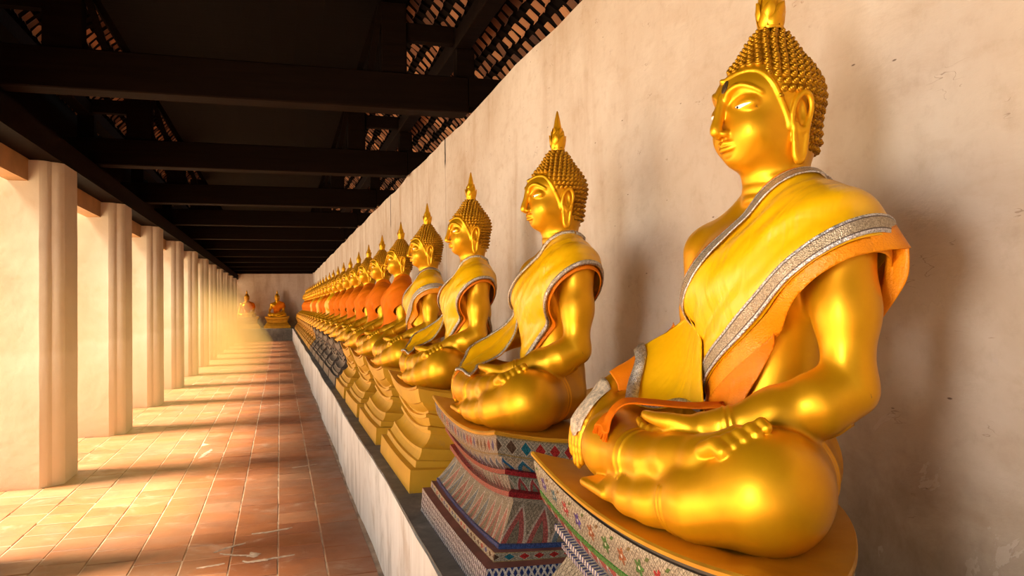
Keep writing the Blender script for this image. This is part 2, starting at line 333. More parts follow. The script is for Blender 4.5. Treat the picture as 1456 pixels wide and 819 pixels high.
M['ochre'] = (lambda g, v: g.set(Base_Color=g.mix(g.m('MULTIPLY', g.step(g.noise(v, 11, 7, .7), .58, .72), .5), g.ramp(g.noise(v, 3, 6, .6), [(.3, (0.50, 0.26, 0.010)), (.7, (0.66, 0.37, 0.026))]), (0.36, 0.22, 0.09)), Roughness=0.45, Metallic=0.15).bump(g.noise(v, 40, 4), .12, .004).mat)(*(lambda g: (g, g.coord()))(G('ochre_gold_paint')))
M['charcoal'] = (lambda g, v: g.set(Base_Color=g.ramp(g.noise(v, 5, 7, .65), [(.3, (0.055, 0.043, 0.035)), (.7, (0.14, 0.115, 0.095))]), Roughness=0.5).bump(g.noise(v, 40, 4), .15, .004).mat)(*(lambda g: (g, g.coord()))(G('blackened_paint')))
# ------------------------------------------------------------------ implicit-surface sculpting toolkit
class Field:
    """Distance field on a rectilinear grid; every primitive is blended in inside its own box only."""
    def __init__(s, xs, ys, zs):
        s.xs, s.ys, s.zs = (np.asarray(a, np.float32) for a in (xs, ys, zs))
        s.d = np.full((len(xs), len(ys), len(zs)), 0.12, np.float32)
        s.k, s.off = 1.0, np.zeros(3)      # similarity applied to what is added next
    def _sub(s, lo, hi):
        sl = []
        for a, l, h in zip((s.xs, s.ys, s.zs), lo, hi):
            i, j = np.searchsorted(a, l), np.searchsorted(a, h)
            if j <= i: return None
            sl.append(slice(i, j))
        X = s.xs[sl[0]][:, None, None]; Y = s.ys[sl[1]][None, :, None]; Z = s.zs[sl[2]][None, None, :]
        return tuple(sl), X, Y, Z
    def put(s, fn, lo, hi, k, op='u'):
        m = k + 0.03
        r = s._sub([a - m for a in lo], [a + m for a in hi])
        if r is None: return
        sl, X, Y, Z = r
        v = fn(X, Y, Z).astype(np.float32)
        a = s.d[sl]
        if op == 'u':
            h = np.maximum(k - np.abs(a - v), 0) / max(k, 1e-6)
            s.d[sl] = np.minimum(a, v) - h * h * k * 0.25
        else:
            v = -v
            h = np.maximum(k - np.abs(a - v), 0) / max(k, 1e-6)
            s.d[sl] = np.maximum(a, v) + h * h * k * 0.25
    def cap(s, a, b, ra, rb, k=0.02, op='u'):
        a, b = np.array(a, float) * s.k + s.off, np.array(b, float) * s.k + s.off; ra, rb = ra * s.k, rb * s.k; ab = b - a; L = max(float(ab @ ab), 1e-9); r = max(ra, rb)
        def fn(X, Y, Z):
            px, py, pz = X - a[0], Y - a[1], Z - a[2]
            h = np.clip((px * ab[0] + py * ab[1] + pz * ab[2]) / L, 0, 1)
            return np.sqrt((px - ab[0] * h) ** 2 + (py - ab[1] * h) ** 2 + (pz - ab[2] * h) ** 2) - (ra + (rb - ra) * h)
        s.put(fn, np.minimum(a, b) - r, np.maximum(a, b) + r, k, op)
    def chain(s, pts, k=0.02, op='u'):
        for p, q in zip(pts, pts[1:]): s.cap(p[:3], q[:3], p[3], q[3], k, op)
    def ell(s, c, r, k=0.02, op='u', rot=None):
        c, r = np.array(c, float) * s.k + s.off, np.array(r, float) * s.k; R = np.eye(3) if rot is None else np.array(rot, float); m = r.max()
        def fn(X, Y, Z):
            px, py, pz = X - c[0], Y - c[1], Z - c[2]
            q = [px * R[0, i] + py * R[1, i] + pz * R[2, i] for i in range(3)]
            k0 = np.sqrt(sum((q[i] / r[i]) ** 2 for i in range(3))); k1 = np.sqrt(sum((q[i] / r[i] ** 2) ** 2 for i in range(3))) + 1e-9
            return k0 * (k0 - 1) / k1
        e = r if rot is None else np.array([m, m, m])
        s.put(fn, c - e, c + e, k, op)
    def spline(s, pts, k=0.006, n=5, op='u', o=None, sink=0.0):
        P = np.array(pts, float); out = []
        for i in range(len(P) - 1):
            p0, p1, p2, p3 = P[max(i - 1, 0)], P[i], P[i + 1], P[min(i + 2, len(P) - 1)]
            for t in np.arange(n) / n:
                out.append(0.5 * ((2 * p1) + (p2 - p0) * t + (2 * p0 - 5 * p1 + 4 * p2 - p3) * t * t + (3 * p1 - p0 - 3 * p2 + p3) * t ** 3))
        out.append(P[-1])
        if o is not None:
            o = np.array(o, float)
            for q in out:
                d = q[:3] - o; L = np.linalg.norm(d); d /= L
                lo, hi = L * 0.6, L * 1.35
                for _ in range(18):
                    md = (lo + hi) / 2
                    if s.at((o + d * md) * s.k + s.off) < 0: lo = md
                    else: hi = md
                q[:3] = o + d * (lo - sink)
        s.chain(out, k, op)
    def at(s, p):
        w = []
        for a, v in zip((s.xs, s.ys, s.zs), p):
            i = min(max(int(np.searchsorted(a, v)) - 1, 0), len(a) - 2); w.append((i, float((v - a[i]) / (a[i + 1] - a[i]))))
        (i, u), (j, v), (k, t) = w
        c = s.d[i:i + 2, j:j + 2, k:k + 2]; c = c[0] * (1 - u) + c[1] * u; c = c[0] * (1 - v) + c[1] * v
        return float(c[0] * (1 - t) + c[1] * t)
    def mesh(s, iso=0.0):
        """Naive surface nets -> (vertices, quads)."""
        d = s.d - np.float32(iso); ins = d < 0
        nx, ny, nz = d.shape
        cs = ins[:-1, :-1, :-1].astype(np.int8).copy()
        offs = [(i, j, k) for i in (0, 1) for j in (0, 1) for k in (0, 1)]
        for i, j, k in offs[1:]: cs += ins[i:nx - 1 + i, j:ny - 1 + j, k:nz - 1 + k]
        act = (cs > 0) & (cs < 8)
        I, J, K = np.nonzero(act)
        acc = np.zeros((len(I), 3)); cnt = np.zeros(len(I))
        g = (s.xs.astype(float), s.ys.astype(float), s.zs.astype(float))
        for a in offs:
            for ax in range(3):
                if a[ax]: continue
                b = list(a); b[ax] = 1
                A = (I + a[0], J + a[1], K + a[2]); B = (I + b[0], J + b[1], K + b[2])
                da, db = d[A], d[B]; m = (da < 0) != (db < 0)
                t = np.where(m, da / np.where(m, da - db, 1), 0)
                for c in range(3):
                    pa, pb = g[c][A[c]], g[c][B[c]]
                    acc[:, c] += np.where(m, pa + (pb - pa) * t, 0)
                cnt += m
        V = acc / cnt[:, None]
        idx = np.full(act.shape, -1, np.int32); idx[I, J, K] = np.arange(len(I))
        Q = []
        for ax in range(3):
            u, v = [(1, 2), (2, 0), (0, 1)][ax]
            sl0 = [slice(None)] * 3; sl1 = [slice(None)] * 3
            sl0[ax] = slice(0, -1); sl1[ax] = slice(1, None)
            for w in (u, v):
                sl0[w] = slice(1, -1); sl1[w] = slice(1, -1)
            a, b = ins[tuple(sl0)], ins[tuple(sl1)]
            e = np.array(np.nonzero(a != b)).T
            if not len(e): continue
            flip = a[tuple(e.T)]
            base = e.copy(); base[:, u] += 1; base[:, v] += 1
            def cell(du, dv):
                c = base.copy(); c[:, u] -= du; c[:, v] -= dv
                return idx[tuple(c.T)]
            q = np.stack([cell(1, 1), cell(0, 1), cell(0, 0), cell(1, 0)], 1)
            q[~flip] = q[~flip][:, ::-1]
            Q.append(q)
        Q = np.concatenate(Q); Q = Q[(Q >= 0).all(1)]
        return V, Q

def axis(lo, hi, coarse, fine_ranges):
    """Grid coordinates with finer spacing inside the given (lo, hi, step) ranges."""
    out = [lo]
    while out[-1] < hi:
        x = out[-1]; st = coarse
        for a, b, f in fine_ranges:
            if a - coarse <= x < b: st = min(st, f)
        out.append(x + st)
    return out

def rotm(ax, deg):
    return np.array(Matrix.Rotation(math.radians(deg), 3, ax))

# ------------------------------------------------------------------ the seated figure (x back, y to its right, z up; seat at z = 0)
SHX = -0.03
def torso(F, arms=True):
    F.ell((-0.05, 0, 0.12), (0.115, 0.160, 0.12), 0.03)
    F.cap((-0.035, 0, 0.18), (-0.035, 0, 0.34), 0.118, 0.105, 0.06)
    F.ell((-0.04, 0, 0.31), (0.103, 0.142, 0.17), 0.06)
    F.ell((-0.045, 0, 0.485), (0.122, 0.195, 0.145), 0.08)
    F.cap((SHX - .005, -0.19, 0.588), (SHX - .005, 0.19, 0.588), 0.07, 0.07, 0.06)
    for s in (-1, 1):
        F.cap((-0.018, 0.15 * s, 0.622), (-0.002, 0.03 * s, 0.708), 0.05, 0.052, 0.05)
        F.ell((-0.115, 0.085 * s, 0.50), (0.05, 0.085, 0.075), 0.06)
def upper_arm(F, s, low=0.285):
    sh = (SHX, 0.243 * s, 0.583, 0.067); md = (SHX - .008, 0.262 * s, 0.44, 0.054)
    el = (-0.05, 0.278 * s, 0.285, 0.049) if s < 0 else (-0.02, 0.305 * s, 0.36, 0.052)
    F.chain([sh, md, el] if low else [sh, md], 0.05)
def forearm(F, s):
    if s < 0: F.chain([(-0.05, -0.278, 0.285, 0.049), (-0.10, -0.258, 0.258, 0.058), (-0.17, -0.215, 0.236, 0.049), (-0.258, -0.163, 0.212, 0.029)], 0.03)
    else: F.chain([(-0.02, 0.305, 0.36, 0.052), (-0.08, 0.315, 0.330, 0.053), (-0.245, 0.33, 0.248, 0.034)], 0.03)
def legs(F):
    for s in (-1, 1):
        F.cap((-0.06, 0.105 * s, 0.105), (-0.24, 0.29 * s, 0.108), 0.105, 0.106, 0.05)
        F.ell((-0.242, 0.290 * s, 0.107), (0.110, 0.107, 0.107), 0.03)
    # left shin below, right shin above it
    F.chain([(-0.255, -0.285, 0.092, 0.092), (-0.325, -0.20, 0.074, 0.074), (-0.372, -0.08, 0.05, 0.047)], 0.045)
    F.chain([(-0.255, 0.305, 0.115, 0.105), (-0.335, 0.18, 0.114, 0.080), (-0.355, 0.02, 0.12, 0.053), (-0.35, -0.05, 0.125, 0.05)], 0.03)
def feet(F):
    # left foot under the right shin
    F.chain([(-0.372, -0.09, 0.05, 0.045), (-0.392, -0.02, 0.046, 0.036), (-0.40, 0.08, 0.040, 0.026)], 0.03)
    for i in range(5):
        x = -0.427 + 0.0135 * i
        F.chain([(x + .008, 0.06, 0.036 + .004 * i, 0.015), (x, (0.165, 0.158, .148, .136, .122)[i], 0.040 + .004 * i, 0.0115 - .0006 * i)], 0.006)
    # right foot, sole up on the left thigh
    F.chain([(-0.35, -0.05, 0.125, 0.05), (-0.343, -0.12, 0.143, 0.043), (-0.322, -0.19, 0.165, 0.036)], 0.03)
    F.cap((-0.335, -0.20, 0.158), (-0.280, -0.245, 0.198), 0.034, 0.027, 0.02)
    for i in range(5):
        t = i / 4
        bx, by, bz = -0.342 + 0.070 * t, -0.230 - .050 * t, 0.178 + 0.044 * t
        r = (0.0180, 0.0132, 0.0125, 0.0118, 0.0108)[i]; L = (0.052, 0.048, 0.045, 0.041, 0.036)[i]
        F.chain([(bx, by, bz, r), (bx + .006, by - L * .6, bz + .014, r), (bx + .008, by - L, bz + .006, r * .93)], 0.003)
def hands(F):
    # left hand, palm up in the lap, fingers towards the right side
    F.chain([(-0.258, -0.163, 0.212, 0.029), (-0.28, -0.12, 0.203, 0.030)], 0.02)
    F.ell((-0.298, -0.080, 0.194), (0.043, 0.060, 0.019), 0.02, rot=rotm('Z', 12) @ rotm('X', -6))
    tips = ((-0.342, 0.045), (-0.320, 0.070), (-0.298, 0.070), (-0.277, 0.048))
    for i, (tx, ty) in enumerate(tips):
        bx = -0.327 + 0.0178 * i
        F.spline([(bx, -0.050, 0.190, 0.0125), (bx + (tx - bx) * .4, -0.05 + (ty + .05) * .42, 0.180, 0.0112),
                 (bx + (tx - bx) * .75, -0.05 + (ty + .05) * .78, 0.183, 0.0100), (tx, ty, 0.197, 0.0078)], 0.003, 3)
    F.spline([(-0.305, -0.118, 0.205, 0.019), (-0.335, -0.085, 0.212, 0.0145), (-0.348, -0.045, 0.213, 0.0118), (-0.350, 0.0, 0.216, 0.0088)], 0.010, 3)
    # right hand hanging over the right knee
    F.chain([(-0.245, 0.33, 0.248, 0.034), (-0.285, 0.328, 0.236, 0.031)], 0.02)
    F.ell((-0.322, 0.325, 0.206), (0.05, 0.042, 0.019), 0.02, rot=rotm('Y', -42))
    for i in range(4):
        y = 0.293 + 0.0205 * i; dz = (.0, .012, .008, -.012)[i]
        F.spline([(-0.345, y, 0.190, 0.0125), (-0.373, y, 0.148, 0.0114), (-0.381, y + .001, 0.10, 0.0104), (-0.379, y + .002, 0.055 - dz, 0.008)], 0.003, 3)
    F.spline([(-0.300, 0.293, 0.215, 0.016), (-0.340, 0.268, 0.186, 0.0125), (-0.362, 0.262, 0.146, 0.009)], 0.010, 3)
def neck(F):
    F.cap((0.0, 0, 0.62), (-0.005, 0, 0.80), 0.066, 0.058, 0.03)
    for z, r in ((0.676, .070), (0.700, .067), (0.724, .0645)):
        def fn(X, Y, Z, z=z, r=r):
            q = np.sqrt((X + .003) ** 2 + Y * Y) - (r - .006)
            zz = Z - z + X * .22
            return np.sqrt(q * q + zz * zz) - 0.0125
        F.put(fn, (-.1, -.1, z - .04), (.1, .1, z + .04), 0.006)
HK = 0.965
HOFF = np.array((-0.006, 0.0, 0.064))     # the head is modelled at its own height, then set on the neck
def cranium(F, g=0.0, k=0.03):
    F.ell((-0.006, 0, 0.894), (0.121 + g, 0.108 + g, 0.107 + g), k)
    F.ell((0.010, 0, 0.80), (0.090 + g, 0.093 + g, 0.09 + g), k)
    F.ell((-0.004, 0, 0.995), (0.053 + g, 0.050 + g, 0.072 + g), 0.06)
HAIRLINE = [(-0.1365, 0.0, 0.928), (-0.131, 0.028, 0.944), (-0.117, 0.055, 0.953), (-0.095, 0.078, 0.944), (-0.074, 0.094, 0.913), (-0.054, 0.102, 0.872), (-0.038, 0.104, 0.835), (-0.028, 0.104, 0.80)]
def head(F):
    F.k, F.off = HK, HOFF
    O = (-0.02, 0, 0.86)
    cranium(F, -.004)
    F.ell((-0.038, 0, 0.835), (0.099, 0.096, 0.125), 0.03)         # face
    F.ell((-0.045, 0, 0.900), (0.096, 0.094, 0.058), 0.03)         # forehead
    F.ell((-0.043, 0, 0.788), (0.074, 0.078, 0.064), 0.03)         # jaw
    F.ell((-0.097, 0, 0.755), (0.028, 0.034, 0.025), 0.03)
    F.cap((0.010, 0, 0.79), (0.004, 0, 0.70), 0.078, 0.066, 0.03)         # chin
    for s in (-1, 1):
        F.ell((-0.088, 0.048 * s, 0.808), (0.038, 0.036, 0.042), 0.035)   # cheek
        F.ell((-0.1435, 0.046 * s, 0.876), (0.020, 0.036, 0.020), 0.016, 's')  # socket
        F.ell((-0.1045, 0.048 * s, 0.864), (0.0262, 0.039, 0.0245), 0.005)   # lid over the eyeball
    for s in (-1, 1):
        # arched brow ridge
        F.spline([(-0.146, 0.010 * s, 0.878, .0035), (-0.146, 0.016 * s, 0.889, .0046), (-0.142, 0.030 * s, 0.901, .0048), (-0.128, 0.055 * s, 0.908, .0042), (-0.108, 0.076 * s, 0.897, .0032), (-0.09, 0.088 * s, 0.883, .0018)], 0.006, o=(-.03, 0.0, .87))
    for s in (-1, 1):
        F.ell((-0.1405, 0.0150 * s, 0.8020), (0.0140, 0.0095, 0.0085), 0.006)  # nostril wing
        F.ell((-0.1375, 0.0085 * s, 0.7945), (0.006, 0.004, 0.004), 0.003, 's')
        # lips
        F.spline([(-0.1415, 0, 0.7790, .0045), (-0.1405, 0.008 * s, 0.7815, .0052), (-0.131, 0.024 * s, 0.7805, .0045), (-0.118, 0.038 * s, 0.785, .0036), (-0.107, 0.047 * s, 0.7925, .0016)], 0.004)
        F.spline([(-0.1390, 0, 0.7675, .0058), (-0.1355, 0.013 * s, 0.7675, .0055), (-0.127, 0.026 * s, 0.7710, .0044), (-0.116, 0.038 * s, 0.778, .0032), (-0.107, 0.046 * s, 0.790, .0014)], 0.004)
        F.ell((-0.104, 0.054 * s, 0.795), (0.009, 0.006, 0.008), 0.010, 's')   # mouth corner
        # ear: rim, hollow, long slotted lobe
        F.ell((-0.004, 0.098 * s, 0.838), (0.024, 0.012, 0.038), 0.010)
        F.ell((-0.005, 0.112 * s, 0.842), (0.0135, 0.011, 0.028), 0.005, 's')
        F.spline([(-0.024, 0.104 * s, 0.808, .004), (-0.025, 0.106 * s, 0.835, .0048), (-0.017, 0.110 * s, 0.866, .0052), (-0.001, 0.115 * s, 0.883, .0054), (0.014, 0.117 * s, 0.874, .0054),
                 (0.019, 0.115 * s, 0.848, .005), (0.013, 0.111 * s, 0.817, .005), (0.0, 0.107 * s, 0.796, .005), (-0.011, 0.106 * s, 0.799, .0045), (-0.014, 0.106 * s, 0.813, .0035)], 0.004, 6)
        F.spline([(0.013, 0.111 * s, 0.817, .005), (0.009, 0.106 * s, 0.775, .0056), (0.006, 0.101 * s, 0.742, .006), (-0.004, 0.099 * s, 0.728, .0062), (-0.015, 0.099 * s, 0.742, .006), (-0.019, 0.102 * s, 0.775, .0056), (-0.021, 0.105 * s, 0.812, .0045)], 0.004, 6)
        F.cap((-0.004, 0.101 * s, 0.80), (-0.005, 0.094 * s, 0.732), .010, .009, .006)
    F.ell((-0.1335, 0, 0.7535), (0.004, 0.016, 0.005), 0.010, 's')
    F.spline([(-0.141, 0, 0.893, .004), (-0.1450, 0, 0.868, .0065), (-0.1550, 0, 0.828, .0085), (-0.1605, 0, 0.8085, .0088)], 0.010)
    F.ell((-0.152, 0, 0.8045), (0.017, 0.0135, 0.0085), 0.005)
    F.ell((-0.150, 0, 0.7955), (0.008, 0.006, 0.006), 0.005)
    F.ell((-0.1465, 0, 0.790), (0.004, 0.0035, 0.011), 0.005, 's')
    for s in (-1, 1):                                             # hairline moulding
        F.spline([(x, y * s, z, .0048) for x, y, z in HAIRLINE], 0.004, 6, o=O)
    F.k, F.off = 1.0, np.zeros(3)

def body_mesh():
    F = Field(axis(-0.48, 0.16, 0.006, [(-0.44, -0.24, 0.0038), (-0.185, 0.02, 0.0024)]),
              axis(-0.48, 0.48, 0.006, [(-0.35, -0.10, 0.004), (-0.127, 0.125, 0.0024), (0.24, 0.39, 0.004)]),
              axis(-0.03, 1.12, 0.006, [(0.0, 0.26, 0.004), (0.68, 1.01, 0.0024)]))
    torso(F); legs(F)
    for s in (-1, 1): upper_arm(F, s); forearm(F, s)
    neck(F); head(F)
    feet(F); hands(F)
    V, Q = F.mesh()
    # one light smoothing pass takes the grid out of the ridges
    E = np.concatenate([Q[:, [0, 1]], Q[:, [1, 2]], Q[:, [2, 3]], Q[:, [3, 0]]])
    for w_ in (0.5,):
        S = np.zeros_like(V); c = np.zeros(len(V)); np.add.at(S, E[:, 0], V[E[:, 1]]); np.add.at(S, E[:, 1], V[E[:, 0]]); np.add.at(c, E[:, 0], 1); np.add.at(c, E[:, 1], 1)
        V = V * (1 - w_) + S / c[:, None] * w_
    V[:, 2] = np.maximum(V[:, 2], 0.0)
    return V, Q
# ------------------------------------------------------------------ the setting
Y0, Y1 = -3.0, 36.6           # gallery, from behind the camera to the end wall
XL, XW, ZW = 0.54, 1.5, 3.06  # ledge face, wall face, wall top
bm = bmesh.new(); box(bm, (XW, Y0, -0.2), (XW + 0.45, Y1 + 0.4, ZW))
bmesh.ops.subdivide_edges(bm, edges=[e for e in bm.edges if abs(e.verts[0].co.y - e.verts[1].co.y) > 5], cuts=200, use_grid_fill=True)
for v in bm.verts:
    if v.co.z > 3: v.co.z += 0.018 * math.sin(v.co.y * 2.3) * math.sin(v.co.y * 0.71 + 1) + rnd.uniform(-.006, .006)
tag(from_bm('wall_right', bm, M['wall']), kind='structure')
bm = bmesh.new(); box(bm, (-4.2, Y1, -0.2), (XW + 0.45, Y1 + 0.35, 3.5)); tag(from_bm('wall_end', bm, M['end_wall']), kind='structure')
# terracotta floor, tile by tile, on a mortar bed
bm = bmesh.new()
tw, x = 0.271, XL - 0.02
colx = []
while x > -2.9: colx.append((x - tw, x)); x -= tw
for ci, (xa, xb) in enumerate(colx):
    y = Y0 + rnd.uniform(0, 0.27)
    while y < Y1:
        L = 0.272 + rnd.uniform(-.006, .006); g_ = 0.0035
        tx, ty = rnd.gauss(0, .008), rnd.gauss(0, .008); dz = rnd.uniform(-.002, .0015)
        cx, cy = (xa + xb) / 2, y + L / 2
        def P(px, py, lift=0): return (px, py, dz + lift + (px - cx) * tx + (py - cy) * ty)
        b = 0.004
        o_ = [(xa + g_, y + g_), (xb - g_, y + g_), (xb - g_, y + L - g_), (xa + g_, y + L - g_)]
        i_ = [(xa + g_ + b, y + g_ + b), (xb - g_ - b, y + g_ + b), (xb - g_ - b, y + L - g_ - b), (xa + g_ + b, y + L - g_ - b)]
        lo = [bm.verts.new((p[0], p[1], -0.03)) for p in o_]; mid = [bm.verts.new(P(*p, -0.003)) for p in o_]; hi = [bm.verts.new(P(*p)) for p in i_]
        bm.faces.new(hi)
        for k in range(4):
            q = (k + 1) % 4
            bm.faces.new((mid[k], mid[q], hi[q], hi[k])); bm.faces.new((lo[k], lo[q], mid[q], mid[k]))
        y += L
tag(from_bm('floor', bm, M['floor']), kind='structure')
bm = bmesh.new(); box(bm, (-2.95, Y0, -0.1), (XW, Y1, -0.0045)); tag(from_bm('floor_bed', bm, M['grout']), kind='structure')
# smears of old cement over the worn tiles
def smear(path, wd):
    bm = bmesh.new(); P = [Vector((*p, 0.004)) for p in path]; L, R = [], []
    pts = []
    for a, b in zip(P, P[1:]):
        n_ = max(3, int((b - a).length / .012)); pts += [a.lerp(b, k / n_) for k in range(n_)]
    pts.append(P[-1])
    for k, p in enumerate(pts):
        d = (pts[min(k + 1, len(pts) - 1)] - pts[max(k - 1, 0)]).normalized(); q = Vector((-d.y, d.x, 0)); e = math.sin(PI * (k + .5) / len(pts)) ** .5
        L.append(p + q * wd * e * rnd.uniform(.35, 1.2)); R.append(p - q * wd * e * rnd.uniform(.35, 1.2))
    vl, vm, vr = [bm.verts.new((v.x, v.y, .0015)) for v in L], [bm.verts.new((p.x, p.y, .007)) for p in pts], [bm.verts.new((v.x, v.y, .0015)) for v in R]
    for k in range(len(pts) - 1):
        bm.faces.new((vl[k], vm[k], vm[k + 1], vl[k + 1])); bm.faces.new((vm[k], vr[k], vr[k + 1], vm[k + 1]))
    bmesh.ops.recalc_face_normals(bm, faces=bm.faces[:])
    return bm
for k, (path, wd) in enumerate((([(-.22, 4.80), (-.19, 4.77), (-.06, 4.79), (.075, 4.82)], .022), ([(-.20, 4.90), (-.17, 4.88), (-.15, 4.91), (-.18, 4.95)], .035), ([(-.47, 4.755), (-.32, 4.79)], .016),
                                ([(-.19, 5.35), (-.08, 5.36), (.07, 5.41)], .020), ([(-.40, 5.02), (-.33, 5.10), (-.22, 5.16)], .016), ([(-.36, 4.99), (-.27, 4.93), (-.20, 4.90)], .014),
                                ([(-.78, 8.2), (-.70, 8.7)], .03), ([(.10, 7.4), (.33, 7.5)], .012))):
    tag(from_bm('trim_%d' % (k + 1), smear(path, wd), M['cement'], smooth=180), kind='structure')
bm = bmesh.new(); box(bm, (-30, Y0 - 12, -0.3), (-2.96, Y1 + 12, -0.03)); tag(from_bm('ground', bm, M['ground']), kind='structure')

# roof: boarded middle, tiled slopes hung between narrow rafters
def roof_z(x): return 3.80 - 0.62 * (abs(x + 0.28) - 1.72)
for side, nm in ((1, 'right'), (-1, 'left')):
    cx = -0.28; xa, xb = cx + side * 0.95, cx + (2.95 if side > 0 else -2.30)
    bm = bmesh.new()
    vs = [bm.verts.new((x, y, roof_z(x) + h)) for h in (.07, .12) for x, y in ((xa, Y0), (xb, Y0), (xb, Y1 + .4), (xa, Y1 + .4))]
    for f in ((3, 2, 1, 0), (4, 5, 6, 7), (0, 1, 5, 4), (1, 2, 6, 5), (2, 3, 7, 6), (3, 0, 4, 7)): bm.faces.new([vs[i] for i in f])
    bmesh.ops.recalc_face_normals(bm, faces=bm.faces[:])
    tag(from_bm('ceiling_slope_' + nm, bm, M['batten']), kind='structure')
    bt, bb = bmesh.new(), bmesh.new()
    n = Vector((side * 0.62, 0, 1)).normalized(); d = Vector((side, 0, -0.62)).normalized()
    SL = abs(xb - xa) * math.hypot(1, .62)
    y = 1.6
    while y < Y1 - .1:
        p0 = Vector((xa, y, roof_z(xa) + .05))
        bar(bb, p0 + n * .012, p0 + d * SL + n * .012, 0.045, 0.035, upv=n)
        s_ = 0.05
        while s_ < SL - .05:
            wv, L = 0.098 + rnd.uniform(-.008, .006), 0.088 + rnd.uniform(-.016, .012)
            c = p0 + d * (s_ + rnd.uniform(-.012, .012)) + Vector((0, .0775 + rnd.uniform(-.006, .006), 0)) - n * rnd.uniform(.005, .02)
            t = (d - n * rnd.uniform(.12, .35)).normalized()
            sk = rnd.uniform(-.1, .1)
            q = [[bt.verts.new(c + Vector((0, 1, 0)) * (a * wv * .5 + sk * b * L) + t * b * L * .5 + n * (.014 if a == 0 else 0)) for b in (-1, 1)] for a in (-1, 0, 1)]
            bt.faces.new((q[0][0], q[0][1], q[1][1], q[1][0])); bt.faces.new((q[1][0], q[1][1], q[2][1], q[2][0]))
            hk = [bt.verts.new(q[a][1].co - n * rnd.uniform(.012, .034) + t * rnd.uniform(.0, .012)) for a in range(3)]
            bt.faces.new((q[0][1], q[1][1], hk[1], hk[0])); bt.faces.new((q[1][1], q[2][1], hk[2], hk[1]))
            s_ += 0.158
        y += 0.155
    tag(from_bm('roof_tiles_' + nm, bt, M['rtile']), kind='structure')
    tag(from_bm('roof_battens_' + nm, bb, M['batten']), kind='structure')
bm = bmesh.new()
xx = -1.31
while xx < 0.77:
    box(bm, (xx, Y0, 3.885), (xx + 0.2075, Y1, 3.915)); xx += 0.208
box(bm, (-1.40, Y0, 3.916), (0.86, Y1, 3.94))  # backing sheet added to stop light leaking between the boards
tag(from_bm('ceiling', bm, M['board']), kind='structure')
for x, z0, z1, lab in ((1.36, 3.565, 3.70, 'long dark purlin running above the statue wall'), (-2.03, 3.565, 3.70, 'long dark purlin running above the arcade')):
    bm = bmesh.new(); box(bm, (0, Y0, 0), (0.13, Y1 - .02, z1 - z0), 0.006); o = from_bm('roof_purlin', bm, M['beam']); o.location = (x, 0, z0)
    tag(o, lab, 'roof beam')

# arcade lintel and a dark board added to close the bright sky gap
t = empty('arcade_lintel', (-2.2, 0, 0), label='brown painted beam running along the tops of the arcade pillars', cat='lintel')
bm = bmesh.new(); box(bm, (0.02, Y0, 2.60), (0.17, Y1 - .01, 2.99)); from_bm('beam', bm, M['lintel'], t)
bm = bmesh.new(); box(bm, (-.03, Y0, 2.99), (.005, Y1 - .01, 3.74)); from_bm('sky_gap_board', bm, M['beam'], t)
bm = bmesh.new(); box(bm, (0.175, Y0, 2.785), (0.40, Y1 - .01, 2.995)); from_bm('wall_plate', bm, M['beam'], t)

# roof trusses
def truss_mesh():
    parts = []
    bm = bmesh.new(); box(bm, (-2.16, -0.1, 3.035), (1.46, 0.1, 3.32), 0.008); box(bm, (1.46, -0.1, 3.085), (1.9, 0.1, 3.32)); parts.append(('tie_beam', bm))
    for x0, x1 in ((-1.56, -1.31), (0.77, 0.97)):
        bm = bmesh.new(); box(bm, (x0, -0.07, 3.32), (x1, 0.07, 3.88), 0.006); parts.append(('queen_post', bm))
    for x0, x1 in ((-2.03, -1.87), (1.37, 1.52)):
        bm = bmesh.new(); box(bm, (x0, -0.06, 3.32), (x1, 0.06, 3.563), 0.005); parts.append(('short_post', bm))
    for a, b in (((-1.02, .03, 3.32), (-1.32, .03, 3.86)), ((-1.16, -.04, 3.32), (-1.33, -.04, 3.86)), ((0.60, .03, 3.32), (0.765, .03, 3.86)), ((0.68, -.04, 3.32), (0.775, -.04, 3.86))):
        bm = bmesh.new(); bar(bm, a, b, 0.045, 0.05, (0, 1, 0)); parts.append(('brace', bm))
    for a, b in ((0.97, 1.36), (-1.90, -1.56)):
        bm = bmesh.new(); box(bm, (a, -0.045, 3.60), (b, 0.045, 3.74), 0.004); parts.append(('cross_rail', bm))
    return parts
ORD = ['nearest', 'second', 'third', 'fourth', 'fifth', 'sixth', 'seventh', 'eighth', 'ninth', 'tenth', 'eleventh', 'twelfth', 'thirteenth', 'fourteenth', 'fifteenth', 'sixteenth',
       'seventeenth', 'eighteenth', 'nineteenth', 'twentieth', 'twenty-first', 'twenty-second', 'twenty-third', 'twenty-fourth', 'twenty-fifth', 'twenty-sixth', 'farthest']
def nth(i, noun, frm='from the camera'): return ('nearest %s' % noun) if i == 0 else '%s %s %s' % (ORD[i], noun, frm)
def copy_tree(o, parent=None, swap=None):
    c = o.copy(); COL.objects.link(c); c.parent = parent
    for ch in list(o.children): copy_tree(ch, c)
    return c
trusses = [5.98 + 3.03 * i for i in range(11)]
t0 = empty('roof_truss', (0, trusses[0], 0))
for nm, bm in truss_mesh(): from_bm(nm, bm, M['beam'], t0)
for i, y in enumerate(trusses):
    t = t0 if i == 0 else copy_tree(t0)
    t.location = (0, y, 0 if i < 3 else -0.0)
    tag(t, 'dark timber roof truss spanning the gallery, ' + nth(i, 'truss'), 'truss', 'dark roof trusses over the gallery')

